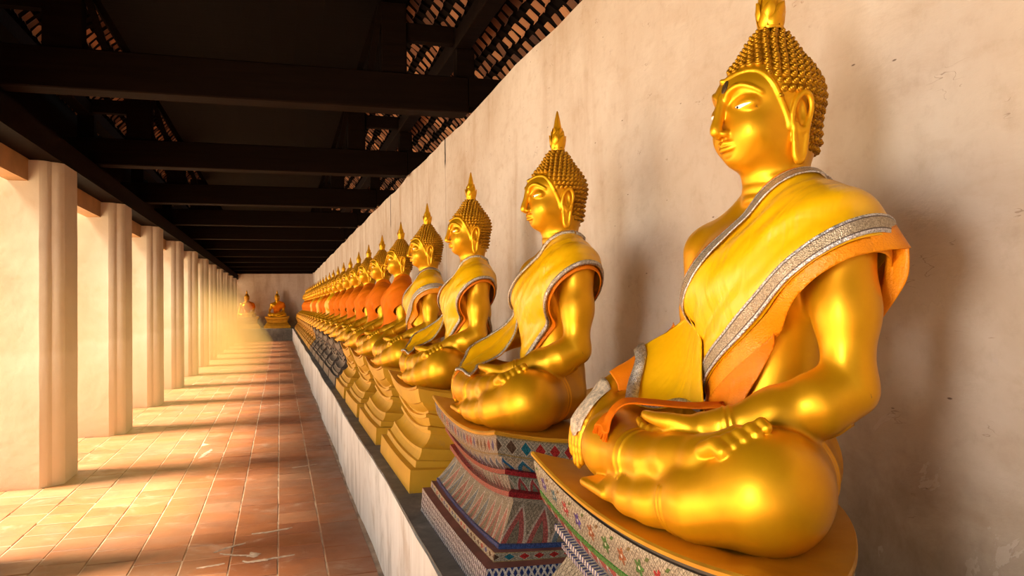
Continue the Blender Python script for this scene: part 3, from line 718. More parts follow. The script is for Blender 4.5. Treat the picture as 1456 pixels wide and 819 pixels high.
# arcade pillars with rolled, stepped corners
def pillar_mesh():
    def roll(p, q, n=7, h=0.012):
        p, q = Vector(p), Vector(q); d = q - p; nrm = Vector((d.y, -d.x)).normalized()
        return [tuple(p + d * (i / n) + nrm * h * math.sin(PI * i / n)) for i in range(n)]
    pts = []
    a, b, c = (-0.16, -0.36), (-0.082, -0.29), (0.0, -0.215)
    pts += [(-0.55, -0.36)] + [(-0.20, -0.36)] + roll(a, b) + roll(b, c) + [c]
    a2, b2, c2 = (-0.16, 0.36), (-0.082, 0.29), (0.0, 0.215)
    pts += roll(c2, b2) + roll(b2, a2) + [a2, (-0.55, 0.36)]
    bm = bmesh.new(); zs = [0.0, 0.03] + [0.03 + 2.72 * i / 12 for i in range(1, 13)] + [2.78]
    rings = []
    for z in zs:
        e = 0.004 if z == 2.78 or z == 0.0 else 0
        rings.append([bm.verts.new((x + rnd.uniform(-.0015, .0015) - e, y * (1 - e * 2) + rnd.uniform(-.0015, .0015), z)) for x, y in pts])
    n = len(pts)
    for r0, r1 in zip(rings, rings[1:]):
        for k in range(n): bm.faces.new((r0[k], r0[(k + 1) % n], r1[(k + 1) % n], r1[k]))
    bm.faces.new(rings[-1]); bm.faces.new(rings[0][::-1])
    return bm
pil_y = [4.96 + 2.72 * i for i in range(12)]
p0 = None
for i, y in enumerate(pil_y):
    if p0 is None:
        p0 = from_bm('arcade_pillar', pillar_mesh(), M['pillar'], smooth=14); o = p0
    else:
        o = p0.copy(); COL.objects.link(o)
    o.location = (-1.79, y, 0)
    tag(o, 'pale plastered pillar with rolled stepped corner, ' + (nth(i - 1, 'pillar in view') if i else 'just outside the picture at the left edge'), 'pillar', 'plastered arcade pillars')

# ledge along the wall
t = empty('ledge', (XL, 0, 0), label='long whitewashed masonry ledge carrying the row of statues along the wall', cat='ledge')
bm = bmesh.new(); box(bm, (0, Y0, -0.05), (0.12, Y1 - .01, 0.54))
bmesh.ops.subdivide_edges(bm, edges=[e for e in bm.edges if abs(e.verts[0].co.y - e.verts[1].co.y) > 5], cuts=160)
for v in bm.verts:
    if v.co.x < .05: v.co.x += 0.008 * math.sin(v.co.y * 1.7) + rnd.uniform(-.004, .004)
from_bm('front_face', bm, M['whitewash'], t, 30)
bm = bmesh.new(); box(bm, (0.004, Y0, 0.54), (XW - XL - .003, Y1 - .01, 0.55)); 
bmesh.ops.subdivide_edges(bm, edges=[e for e in bm.edges if abs(e.verts[0].co.y - e.verts[1].co.y) > 5], cuts=160)
for v in bm.verts:
    if v.co.x < .05: v.co.x += 0.006 * math.sin(v.co.y * 1.7) + rnd.uniform(-.003, .003)
from_bm('top_surface', bm, M['ledge_top'], t, 30)
# ------------------------------------------------------------------ the statue and its own parts
def displace_details(V, Q):
    """Raised hems, anklets and bangles: rings that follow planes across the limbs."""
    V = np.array(V); P0 = V[Q[:, 0]]; n = np.cross(V[Q[:, 1]] - P0, V[Q[:, 2]] - P0); N = np.zeros_like(V)
    for k in range(Q.shape[1]): np.add.at(N, Q[:, k], n)
    N /= np.linalg.norm(N, axis=1)[:, None] + 1e-12
    D = np.zeros(len(V))
    def ring(c, ax, w, h, rad, sel=None):
        c, ax = np.array(c), np.array(ax, float); ax /= np.linalg.norm(ax)
        r = V - c; t = r @ ax; q = np.linalg.norm(r - t[:, None] * ax, axis=1)
        f = np.exp(-(t / w) ** 2) * h * (q < rad)
        if sel is not None: f = f * sel
        D[:] = np.maximum(D, f)
    lo = V[:, 2] < 0.26
    for s in (-1, 1):
        ax = (-0.24, 0.2 * s, 0.0); hem = (-0.135, 0.19 * s, 0.11)
        ring(hem, ax, .005, .0045, .17, lo); ring(np.array(hem) + np.array(ax) * .07, ax, .004, .003, .17, lo)
    for dy in (0.0, .022): ring((-0.352, 0.0 + dy, 0.12), (-.05, -1, .05), .0035, .0035, .075, V[:, 2] > .06)
    for dt in (0.0, .010): ring((-0.243 - dt, -0.172 + dt * .7, 0.216), (-1, .64, -.25), .003, .003, .055)
    for dt in (0.0, .012): ring((-0.225 - dt, 0.327, 0.258), (-1, .15, -.45), .003, .003, .055)
    for dt in (0.0, .014): ring((-0.352 + dt * .0, -0.14 - dt, 0.065), (-.35, 1, -.1), .0035, .003, .09, (V[:, 2] < .10) & (V[:, 0] < -.30))
    return V + N * D[:, None]

def hair_bm():
    F = Field(axis(-.16, .16, .006, []), axis(-.14, .14, .006, []), axis(.66, 1.09, .006, []))
    cranium(F)
    d, xs, ys, zs = F.d, F.xs, F.ys, F.zs
    def val(p):
        i = min(max(np.searchsorted(xs, p[0]) - 1, 0), len(xs) - 2); j = min(max(np.searchsorted(ys, p[1]) - 1, 0), len(ys) - 2); k = min(max(np.searchsorted(zs, p[2]) - 1, 0), len(zs) - 2)
        u, v, w_ = (p[0] - xs[i]) / (xs[i + 1] - xs[i]), (p[1] - ys[j]) / (ys[j + 1] - ys[j]), (p[2] - zs[k]) / (zs[k + 1] - zs[k])
        c = d[i:i + 2, j:j + 2, k:k + 2]; c = c[0] * (1 - u) + c[1] * u; c = c[0] * (1 - v) + c[1] * v; return float(c[0] * (1 - w_) + c[1] * w_)
    hl_az = [0, 12, 25, 39, 52, 62, 70, 80, 98, 112, 130, 180]; hl_z = [.933, .948, .957, .948, .910, .866, .822, .81, .80, .765, .748, .742]
    def hairy(p):
        if -.042 < p[0] < .022 and .70 < p[2] < .886 and abs(p[1]) > .06: return False
        az = abs(math.degrees(math.atan2(p[1], -(p[0] + .0)))); return p[2] > np.interp(az, hl_az, hl_z)
    bm = bmesh.new()
    # scalp under the curls
    nA, nT = 56, 40; rows = []
    def hit(dirv, o):
        lo, hi = 0.0, 0.2
        for _ in range(22):
            md = (lo + hi) / 2
            if val(o + dirv * md) < 0: lo = md
            else: hi = md
        return o + dirv * lo
    def surf(th, az):
        o = Vector((0, 0, 0.87)); return hit(Vector((-math.sin(th) * math.cos(az), math.sin(th) * math.sin(az), math.cos(th))), o)
    for i in range(nT + 1):
        th = math.radians(2 + 148 * i / nT)
        rows.append([surf(th, 2 * PI * k / nA) for k in range(nA)])
    vv = [[bm.verts.new(p) for p in r] for r in rows]
    for i in range(nT):
        for k in range(nA):
            q = (vv[i][k], vv[i + 1][k], vv[i + 1][(k + 1) % nA], vv[i][(k + 1) % nA])
            if all(hairy(v.co) for v in q): bm.faces.new(q)
    bmesh.ops.delete(bm, geom=[v for v in bm.verts if not v.link_faces], context='VERTS')
    # snail-shell curls in rings
    arc, th = 0.0, math.radians(4); last = surf(th, 0.3); row = 0; R0 = 0.0104
    prof = [(1.0, -.3), (1.02, .14), (.90, .30), (.70, .36), (.74, .48), (.66, .62), (.48, .68), (.50, .80), (.40, .93), (.2, 1.02), (0.0, 1.06)]
    while th < math.radians(150):
        ps = [surf(th, 2 * PI * k / 24) for k in range(24)]; per = sum((ps[k] - ps[k - 1]).length for k in range(24))
        cnt = max(5, int(round(per / 0.0188)))
        for k in range(cnt):
            az = 2 * PI * (k + (0.5 if row % 2 else 0)) / cnt
            p = surf(th, az)
            if not hairy(p - Vector((0, 0, .006))): continue
            e = .004; n = Vector((val(p + Vector((e, 0, 0))) - val(p - Vector((e, 0, 0))), val(p + Vector((0, e, 0))) - val(p - Vector((0, e, 0))), val(p + Vector((0, 0, e))) - val(p - Vector((0, 0, e))))).normalized()
            n = (n + Vector((0, 0, .12))).normalized()
            rot = n.to_track_quat('Z', 'Y'); r = R0 * (0.86 if p.z > .98 else 1.0) * rnd.uniform(.95, 1.05); h = r * 1.3; prev = None
            for (pr, pz) in prof:
                if pr == 0: ring = [bm.verts.new(p + rot @ Vector((0, 0, pz * h)))]
                else: ring = [bm.verts.new(p + rot @ Vector((pr * r * math.cos(2 * PI * q / 9), pr * r * math.sin(2 * PI * q / 9), pz * h))) for q in range(9)]
                if prev:
                    for q in range(9):
                        if len(ring) == 1: bm.faces.new((prev[q], prev[(q + 1) % 9], ring[0]))
                        else: bm.faces.new((prev[q], prev[(q + 1) % 9], ring[(q + 1) % 9], ring[q]))
                prev = ring
        # advance by arc length
        t2 = th
        while (surf(t2, 1.2) - last).length < 0.0172 and t2 < 2.7: t2 += 0.006
        th = t2; last = surf(th, 1.2); row += 1
    return bm

def lathe(bm, prof, seg, c=(0, 0, 0), sx=1.0, sy=1.0):
    prev = None
    for r, z in prof:
        ring = [bm.verts.new((c[0] + r * sx * math.cos(2 * PI * k / seg), c[1] + r * sy * math.sin(2 * PI * k / seg), c[2] + z)) for k in range(seg)] if r > 1e-5 else [bm.verts.new((c[0], c[1], c[2] + z))]
        if prev:
            for k in range(seg):
                a, b = prev[k % len(prev)], prev[(k + 1) % len(prev)]; cc, dd = ring[(k + 1) % len(ring)], ring[k % len(ring)]
                f = list(dict.fromkeys((a, b, cc, dd)))
                if len(f) > 2: bm.faces.new(f)
        prev = ring

def finial_bm(top=1.236):
    bm = bmesh.new(); z0 = 1.062
    H = top - z0
    lathe(bm, [(.030, 0), (.031, .006), (.025, .010), (.024, .018), (.029, .032), (.030, .048), (.026, .068), (.020, .088), (.0165, .105), (.0105, .138), (.004, H - .006), (0, H)], 18, (-0.002, 0, z0))
    # overlapping flame leaves
    for tier, (zb, r, L, wd, cnt) in enumerate(((.004, .0255, .042, .033, 6), (.024, .0285, .042, .033, 6), (.044, .0275, .040, .030, 5), (.064, .0215, .036, .024, 5))):
        for k in range(cnt):
            a = 2 * PI * (k + .5 * (tier % 2)) / cnt + .2
            rad, tan = Vector((math.cos(a), math.sin(a), 0)), Vector((-math.sin(a), math.cos(a), 0))
            rows = []
            for i in range(7):
                t = i / 6; wv = wd * (math.sin(PI * (t * .82 + .14)) ** .8) * (1 if t < 1 else 0)
                out = r + .002 + .004 * math.sin(PI * t) + (.007 * t ** 3) - (.011 * t if tier > 1 else .002 * t)
                sw = .010 * t * t
                cpt = Vector((-.002, 0, z0 + zb + L * t)) + rad * out + tan * sw
                rows.append([bm.verts.new(cpt + tan * (u * wv * .5) + rad * (.006 * (1 - u * u) - .004)) for u in (-1, -.5, 0, .5, 1)])
            for r0, r1 in zip(rows, rows[1:]):
                for j in range(4): bm.faces.new((r0[j], r0[j + 1], r1[j + 1], r1[j]))
    bmesh.ops.remove_doubles(bm, verts=bm.verts[:], dist=1e-5)
    return bm

def eye_bm(s):
    """The narrow open slit of a downcast eye, lying on the lid."""
    bm = bmesh.new(); c = Vector((-0.1045, 0.048 * s, 0.864)); r = (0.0270, 0.0398, 0.0253); rows = []
    for i in range(13):
        u = -1 + 2 * i / 12; az = math.radians(u * 60); wv = 1 - u * u
        mid = math.radians(-17 + 7 * max(u, 0) + 3 * u * u); ha = math.radians(9.0 * wv ** .8 + .3)
        rows.append([bm.verts.new(c + Vector((-r[0] * math.cos(el) * math.cos(az), s * r[1] * math.sin(az) , r[2] * math.sin(el)))) for el in (mid - ha, mid, mid + ha)])
    for a, b in zip(rows, rows[1:]):
        for j in range(2): bm.faces.new((a[j], a[j + 1], b[j + 1], b[j]))
    bmesh.ops.recalc_face_normals(bm, faces=bm.faces[:])
    return bm
def pupil_bm(s):
    bm = bmesh.new(); c = Vector((-0.1045, 0.048 * s, 0.864)); az, el = math.radians(-2), math.radians(-16)
    p = c + Vector((-0.0270 * math.cos(el) * math.cos(az), s * 0.0398 * math.sin(az), 0.0253 * math.sin(el)))
    bmesh.ops.create_uvsphere(bm, u_segments=12, v_segments=8, radius=1.0, matrix=Matrix.Translation(p) @ Matrix.Diagonal((.0014, .0038, .0032, 1)))
    return bm

def on_head(bm):
    for v in bm.verts: v.co = v.co * HK + Vector(HOFF)
    return bm
def build_statue():
    t = empty('buddha_statue')
    V, Q = body_mesh(); V = displace_details(V, Q)
    from_np('body', V, Q, M['gold'], t)
    from_bm('hair', on_head(hair_bm()), M['gold_hair'], t, 60)
    from_bm('flame_finial', on_head(finial_bm()), M['gold'], t, 50)
    for s in (-1, 1):
        e = from_bm('eye', on_head(eye_bm(s)), M['eye_white'], t, 180)
        from_bm('pupil', on_head(pupil_bm(s)), M['black'], e, 180)
    return t
# ------------------------------------------------------------------ robes draped on the statues
from mathutils import noise as mnoise
def hull(arm=True, lap=False):
    F = Field(axis(-.52, .26, .0075, []), axis(-.5, .5, .0075, []), axis(-.04, .84, .0075, []))
    torso(F)
    if arm: 
        F.cap((SHX, -0.243, 0.583), (SHX - .008, -0.262, 0.44), 0.070, 0.057, 0.10); F.cap((SHX - .008, -0.262, 0.44), (-.05, -.278, .33), .057, .052, .03)
        F.cap((-.05, -.17, .56), (-.06, -.22, .52), .075, .06, .10)
    F.cap((-0.018, -0.15, 0.622), (-0.002, -0.03, 0.700), 0.056, 0.056, 0.06)
    neck(F)
    if lap:
        legs(F); feet(F); forearm(F, 1); upper_arm(F, 1); forearm(F, -1); hands(F)
    return F
HULL, LAP = hull(), hull(True, True)
PU, PL, PL2 = ((0, .739, .674), .415), ((-.10, .593, .799), .268), ((-.055, .64, .766), .208)
def norm(v): return Vector(v).normalized()
M['border_low'] = mat_border('silver_border_lower', PL[0], PL[1], .034, 1); M['border_up'] = mat_border('silver_border_upper', PU[0], PU[1], .030, -1)
SHELLS = {}
def shell(off, planes, fold=0.0, seed=0, F=None):
    """Piece of the offset body surface between planes: (normal, d, +1 keep above / -1 keep below)."""
    key = (off, F is LAP)
    if key not in SHELLS: SHELLS[key] = (F or HULL).mesh(off)
    V, Q = SHELLS[key]
    ok = np.ones(len(V), bool)
    for n, d, sg in planes: ok &= ((V @ np.array(norm(n))) - d / Vector(n).length) * sg > -.03
    sel = Q[ok[Q].all(1)]; u, inv = np.unique(sel, return_inverse=True); sel = inv.reshape(sel.shape)
    bm = bmesh.new(); vs = [bm.verts.new(V[i]) for i in u]
    for q in sel:
        if len(set(q)) == 4:
            try: bm.faces.new([vs[i] for i in q])
            except ValueError: pass
    for _ in range(2): bmesh.ops.smooth_vert(bm, verts=bm.verts[:], factor=0.5, use_axis_x=True, use_axis_y=True, use_axis_z=True)
    for n, d, sg in planes:
        n_ = norm(n); dd = d / Vector(n).length
        bmesh.ops.bisect_plane(bm, geom=bm.verts[:] + bm.edges[:] + bm.faces[:], dist=1e-5, plane_co=n_ * dd, plane_no=n_, clear_inner=sg > 0, clear_outer=sg < 0)
    bmesh.ops.delete(bm, geom=[v for v in bm.verts if not v.link_faces], context='VERTS')
    bm.normal_update()
    if fold:
        nrm = {v: v.normal.copy() for v in bm.verts}
        for v in bm.verts:
            p = v.co; a = p.y * .8 - p.z * .6 ; b = p.y * .6 + p.z * .8
            f = mnoise.noise(Vector((a * 5 + seed, b * 22, p.x * 4))) + .5 * mnoise.noise(Vector((a * 9, b * 40 + seed, p.x * 6)))
            g_ = math.sin(b * 90 + 3 * mnoise.noise(Vector((a * 6, b * 6, seed)))) * .35
            v.co = p + nrm[v] * (fold * (f + g_))
    return bm
def solid(o, th, off=1.0):
    md = o.modifiers.new('thickness', 'SOLIDIFY'); md.thickness = th; md.offset = off; md.use_even_offset = False
    return o
def push(F, p, off):
    p = np.array(p, float)
    for _ in range(6):
        v = F.at(p)
        if v >= off: break
        e = .008; g_ = np.array([F.at(p + np.eye(3)[i] * e) - F.at(p - np.eye(3)[i] * e) for i in range(3)]); L = np.linalg.norm(g_)
        if L < 1e-6: break
        p = p + g_ / L * (off - v)
    return p
def curve(pts, t):
    P = np.array(pts, float); n = len(P) - 1; x = min(t * n, n - 1e-6); i = int(x); f = x - i
    p0, p1, p2, p3 = P[max(i - 1, 0)], P[i], P[i + 1], P[min(i + 2, n)]
    return 0.5 * ((2 * p1) + (p2 - p0) * f + (2 * p0 - 5 * p1 + 4 * p2 - p3) * f * f + (3 * p1 - p0 - 3 * p2 + p3) * f ** 3)
def drape(curves, nu=28, nv=18, off=.010, wave=.006, freq=3.0, F=None, settle=None):
    """Cloth patch through several edge curves; sags onto the body without entering it. Returns rows of points."""
    rows = []
    for i in range(nu + 1):
        t = i / nu; ctrl = [curve(c, t) for c in curves]; r = []
        for j in range(nv + 1):
            s_ = j / nv; p = curve(ctrl, s_) if len(ctrl) > 2 else ctrl[0] * (1 - s_) + ctrl[1] * s_
            p = p + np.array((-.3, -.2, .9)) * wave * math.sin(s_ * freq * 2 * PI + t * 2.0) * (.3 + .7 * t)
            r.append(push(F or LAP, p, off))
        rows.append(r)
    return rows
def grid_bm(rows):
    bm = bmesh.new(); vv = [[bm.verts.new(p) for p in r] for r in rows]
    for a, b in zip(vv, vv[1:]):
        for j in range(len(a) - 1): bm.faces.new((a[j], a[j + 1], b[j + 1], b[j]))
    return bm
def ribbon_bm(path, width, inward, zig=0.0, lift=.004, h=.003):
    """Braid sewn along an edge: path points, vectors pointing into the cloth, optional saw-tooth outer edge."""
    bm = bmesh.new(); P = [np.array(p) for p in path]
    L = [0.0]
    for a, b in zip(P, P[1:]): L.append(L[-1] + np.linalg.norm(b - a))
    step = .0045 if zig else .012; n = max(2, int(L[-1] / step)); rows = []
    for i in range(n + 1):
        s_ = L[-1] * i / n; k = min(max(int(np.searchsorted(L, s_)) - 1, 0), len(P) - 2); f = (s_ - L[k]) / max(L[k + 1] - L[k], 1e-9)
        p = P[k] * (1 - f) + P[k + 1] * f; iv = inward(k, f); t = P[k + 1] - P[k]; t /= np.linalg.norm(t) + 1e-9
        nn = np.cross(t, iv); nn /= np.linalg.norm(nn) + 1e-9
        if nn @ np.array((-.6, -.5, .6)) < 0: nn = -nn
        o_ = zig * (1 if i % 2 else -.35)
        a = p - iv * o_ + nn * lift; b = p + iv * width + nn * lift
        rows.append([bm.verts.new(q) for q in (a - nn * h, a + nn * h * .5, (a + b) / 2 + nn * h * 1.5, b + nn * h * .5, b - nn * h)])
    for a, b in zip(rows, rows[1:]):
        for j in range(4): bm.faces.new((a[j], a[j + 1], b[j + 1], b[j]))
    return bm
def edge_path(rows, which):
    if which == 'a': return [r[0] for r in rows], [r[1] for r in rows]
    if which == 'b': return [r[-1] for r in rows], [r[-2] for r in rows]
    if which == 'end': return list(rows[-1]), list(rows[-2])
def braid(rows, which, width, zig=0.0, lift=.005):
    p, q = edge_path(rows, which)
    iv = []
    for i in range(len(p)):
        d = np.array(q[i]) - np.array(p[i]); iv.append(d / (np.linalg.norm(d) + 1e-9))
    return ribbon_bm(p, width, lambda k, f: iv[k] * (1 - f) + iv[k + 1] * f, zig, lift)
def plane_edge(bm, n, d, tol=2e-4):
    """Ordered boundary points of a cut shell lying on plane n.p = d."""
    n_ = norm(n); dd = d / Vector(n).length
    es = [e for e in bm.edges if e.is_boundary and all(abs(v.co.dot(n_) - dd) < tol for v in e.verts)]
    adj = {}
    for e in es:
        for a, b in (tuple(e.verts), tuple(e.verts)[::-1]): adj.setdefault(a, []).append(b)
    best, seen = [], set()
    starts = [v for v in adj if len(adj[v]) == 1] + list(adj)
    for st in starts:
        if st in seen: continue
        ch, cur = [st], st; seen.add(st)
        while True:
            nx = [v for v in adj[cur] if v not in seen]
            if not nx: break
            cur = nx[0]; seen.add(cur); ch.append(cur)
        if len(ch) > len(best): best = ch
    return [np.array(v.co) for v in best]
def off_plane(pl, k): return (pl[0], pl[1] + k * Vector(pl[0]).length)

def flare_bms():
    """Loose corner of lining: a lip standing off the shoulder and its inner face hanging behind the arm."""
    lip = drape([[(-.09, -.316, .560), (-.03, -.335, .590), (.02, -.328, .600), (.06, -.285, .615)], [(-.09, -.318, .535), (-.035, -.338, .549), (.045, -.338, .557), (.085, -.290, .560)]], 20, 8, .0065, .0, 1, HULL)
    inner = drape([[(.045, -.338, .557), (.050, -.326, .494), (.044, -.268, .417)], [(.038, -.270, .560), (.030, -.262, .49), (.022, -.245, .425)]], 16, 8, .004, .004, 1.0, HULL)
    return grid_bm(lip), grid_bm(inner)

def robe_wide(t, lap=True):
    """Yellow satin sash with broad silver borders and amber lining."""
    bm = shell(.011, [(*PU, -1), (*PL, 1)], .0065, 3)
    robe = solid(from_bm('robe', bm, M['yellow'], t, 180), .003)
    c = shell(.0195, [(*PL, 1), (*off_plane(PL, .034), -1)], .001, 1); solid(from_bm('trim', c, M['border_low'], robe, 180), .003)
    c = shell(.0190, [(*off_plane(PU, -.030), 1), (*PU, -1)], .001, 1); solid(from_bm('trim', c, M['border_up'], robe, 180), .003)
    c = shell(.0120, [(*PU, 1), (*off_plane(PU, .016), -1)], .0015, 2); solid(from_bm('lining', c, M['orange'], robe, 180), .0025)
    c = shell(.0085, [(*PL2, 1), (*PL, -1)], .002, 5); solid(from_bm('lining', c, M['amber'], robe, 180), .003)
    for b_ in flare_bms(): solid(from_bm('lining', b_, M['amber'], robe, 180), .003, 0)
    if not lap: 
        A = [(-.150, -.04, .33), (-.185, .02, .25), (-.25, .05, .215)]; B = [(-.15, -.12, .29), (-.19, -.05, .23), (-.25, -.01, .20)]
        solid(from_bm('tail', grid_bm(drape([A, B], 20, 10, .012)), M['orange'], robe, 180), .003, 0)
        return robe
    # orange fall below the sash, into the lap
    c = shell(.0165, [(*PL2, -1), (*off_plane(PL2, -.16), 1), ((0, .894, .447), .035, 1), ((0, 1, 0), .17, -1), ((1, 0, 0), -.02, -1)], .005, 8)
    solid(from_bm('lining', c, M['orange'], robe, 180), .003)
    # orange wrap on the right forearm
    r = drape([[(-.09, .285, .305), (-.16, .278, .275), (-.235, .290, .225), (-.285, .285, .195)], [(-.08, .262, .350), (-.15, .272, .325), (-.225, .290, .270), (-.280, .292, .235)], [(-.07, .30, .395), (-.14, .315, .355), (-.22, .335, .300), (-.275, .330, .262)]], 22, 14, .006, .003, 2)
    solid(from_bm('sleeve', grid_bm(r), M['orange'], robe, 180), .003, 0)
    # yellow end hanging from the forearm into the lap, silver border down its side
    r = drape([[(-.205, .335, .33), (-.225, .292, .300), (-.262, .262, .245), (-.300, .205, .208)], [(-.15, .30, .37), (-.17, .255, .325), (-.205, .215, .25), (-.235, .165, .205)], [(-.11, .25, .41), (-.135, .20, .36), (-.165, .15, .28), (-.195, .10, .210)], [(-.135, .12, .44), (-.165, .07, .37), (-.188, .035, .29), (-.210, -.01, .215)]], 26, 22, .014, .006, 1.5)
    tl = solid(from_bm('tail', grid_bm(r), M['yellow'], robe, 180), .003, 0)
    solid(from_bm('trim', braid(r, 'a', .030), M['silver'], robe, 180), .002, 0)
    solid(from_bm('trim', braid(r, 'end', .016), M['silver'], robe, 180), .002, 0)
    # orange end laid over the fingers, fringed
    r = drape([[(-.20, -.085, .232), (-.255, -.03, .226), (-.315, .03, .228), (-.360, .072, .226), (-.388, .085, .196), (-.398, .085, .158)], [(-.19, -.05, .238), (-.245, .02, .232), (-.300, .085, .234), (-.345, .115, .234), (-.380, .118, .205), (-.394, .118, .162)], [(-.17, -.03, .235), (-.215, .05, .225), (-.275, .125, .226), (-.330, .155, .222), (-.368, .155, .196), (-.386, .152, .160)]], 30, 14, .009, .005, 1.5)
    e = solid(from_bm('scarf_end', grid_bm(r), M['orange_plain'], robe, 180), .003, 0)
    bm = bmesh.new()
    for j in range(40):
        f = j / 39 * 14; k = min(int(f), 13); p = np.array(r[-1][k]) * (1 - f + k) + np.array(r[-1][k + 1]) * (f - k)
        q = p + np.array((-.004 + rnd.uniform(-.004, .002), rnd.uniform(-.004, .004), -.016 + rnd.uniform(-.004, .002)))
        bar(bm, p, q, .0018, .0018, (1, 0, 0))
    from_bm('fringe', bm, M['orange_plain'], robe)
    # lace patch over the back of the right hand
    r = drape([[(-.300, .285, .240), (-.345, .280, .205), (-.372, .285, .165), (-.380, .290, .135)], [(-.295, .315, .250), (-.345, .315, .222), (-.386, .315, .160), (-.392, .315, .12)], [(-.290, .345, .248), (-.345, .347, .210), (-.385, .345, .165), (-.39, .343, .14)]], 14, 12, .004, .001, 2)
    solid(from_bm('lace_patch', grid_bm(r), M['sheer'], robe, 180), .0015, 0)
    return robe

PLB, PLB2 = ((-.12, .76, .64), .138), ((-.12, .76, .64), .128)
def robe_braid(t):
    """Yellow satin wrap edged with narrow silver braid, its end laid over the right knee."""
    bm = shell(.011, [(*PU, -1), (*PLB, 1)], .006, 11)
    flat = shell(.015, [(*PU, -1), (*PLB, 1)]); low = plane_edge(flat, *PLB); upp = plane_edge(flat, *PU); flat.free()
    robe = solid(from_bm('robe', bm, M['yellow'], t, 180), .003)
    for path, pl, sg in ((low, PLB, 1), (upp, PU, -1)):
        n_ = np.array(norm(pl[0])) * sg
        # smooth the sampled edge
        P = np.array(path)
        for _ in range(3): P[1:-1] = (P[:-2] + P[1:-1] * 2 + P[2:]) / 4
        cen = np.array((-.03, 0, .45))
        def inward(k, f, n_=n_, P=P):
            out = P[k] - cen; out[2] *= .3; out /= np.linalg.norm(out); v = n_ - out * (n_ @ out); return v / np.linalg.norm(v)
        P2 = [p + (p - cen) * np.array((1, 1, .2)) / np.linalg.norm((p - cen) * np.array((1, 1, .2))) * .004 for p in P]
        solid(from_bm('trim', ribbon_bm(P2, .013, inward, .005, .002), M['silver_fine'], robe, 180), .001, 0)
    c = shell(.0075, [(*PLB2, 1), (*PLB, -1)], .002, 4); solid(from_bm('lining', c, M['orange'], robe, 180), .003)
    A = [(-.10, .30, .425), (-.16, .320, .352), (-.235, .335, .292), (-.305, .325, .245), (-.352, .285, .205), (-.385, .235, .17)]
    B = [(-.10, .21, .40), (-.15, .235, .35), (-.22, .245, .28), (-.29, .225, .235), (-.345, .175, .205), (-.385, .11, .175)]
    Cc = [(-.155, .10, .40), (-.175, .09, .33), (-.225, .10, .255), (-.285, .085, .222), (-.342, .04, .205), (-.39, -.02, .165)]
    r = drape([A, B, Cc], 32, 18, .012, .006, 2)
    solid(from_bm('tail', grid_bm(r), M['yellow'], robe, 180), .003, 0)
    for e in ('a', 'end', 'b'): solid(from_bm('trim', braid(r, e, .012, .005), M['silver_fine'], robe, 180), .001, 0)
    r = drape([[(-.345, .29, .215), (-.392, .29, .13), (-.398, .29, .055)], [(-.365, .24, .19), (-.385, .23, .13), (-.386, .215, .075)]], 14, 8, .008, .003, 2)
    solid(from_bm('lining', grid_bm(r), M['orange'], robe, 180), .003, 0)
    return robe

def robe_plain(t, cloth, tail_cloth, seed, low=.085):
    """One-colour robe over the left shoulder, its loose end falling in a point."""
    pl = off_plane(PL, -low)
    bm = shell(.012, [(*off_plane(PU, .02), -1), (*pl, 1)], .006, seed)
    robe = solid(from_bm('robe', bm, cloth, t, 180), .004)
    A = [(-.165, .06, .36), (-.19, .07, .27), (-.27, .10, .225), (-.34, .13, .20), (-.39, .10, .14)]
    B = [(-.15, -.06, .33), (-.18, -.02, .25), (-.25, .03, .215), (-.33, .09, .20), (-.40, .085, .12)]
    solid(from_bm('tail', grid_bm(drape([A, B], 20, 10, .012, .006, 1.5)), tail_cloth, robe, 180), .004, 0)
    A = [(-.02, -.345, .56), (-.03, -.36, .50), (-.03, -.345, .43), (-.035, -.335, .38)]; B = [(.05, -.30, .60), (.07, -.315, .50), (.06, -.30, .40), (.05, -.28, .30)]
    solid(from_bm('flap', grid_bm(drape([A, B], 14, 8, .012, .006, 1.5, HULL)), cloth, robe, 180), .004, 0)
    return robe
# ------------------------------------------------------------------ the row along the wall
STATUE_X, SEAT_Z = 1.11, 1.04
STATUE_Y = [1.507, 2.93, 4.42, 5.83, 7.18, 8.56, 9.9, 11.2] + [12.55 + 1.37 * i for i in range(17)]
proto = build_statue()
bare = [c for c in proto.children]
def new_statue():
    c = proto.copy(); COL.objects.link(c)
    for ch in bare: copy_tree(ch, c)
    return c
ROBES = {'orange': ('orange', 'orange'), 'orange_yellow': ('orange', 'yellow'), 'yellow_orange': ('yellow', 'orange')}
kinds = ['wide', 'braid', 'braid', 'short', 'orange', 'orange_yellow', 'orange', 'orange', 'orange_yellow', 'orange', 'orange', 'yellow_orange', 'orange', 'orange', 'yellow_orange', 'orange_yellow', 'orange', 'yellow_orange']
SAY = {'wide': 'in yellow satin with broad silver trim', 'braid': 'in yellow satin with thin braid', 'short': 'in broad trimmed satin and orange tail',
       'orange': 'in a plain orange robe', 'orange_yellow': 'in orange with yellow end', 'yellow_orange': 'in yellow with orange end'}
made = {}
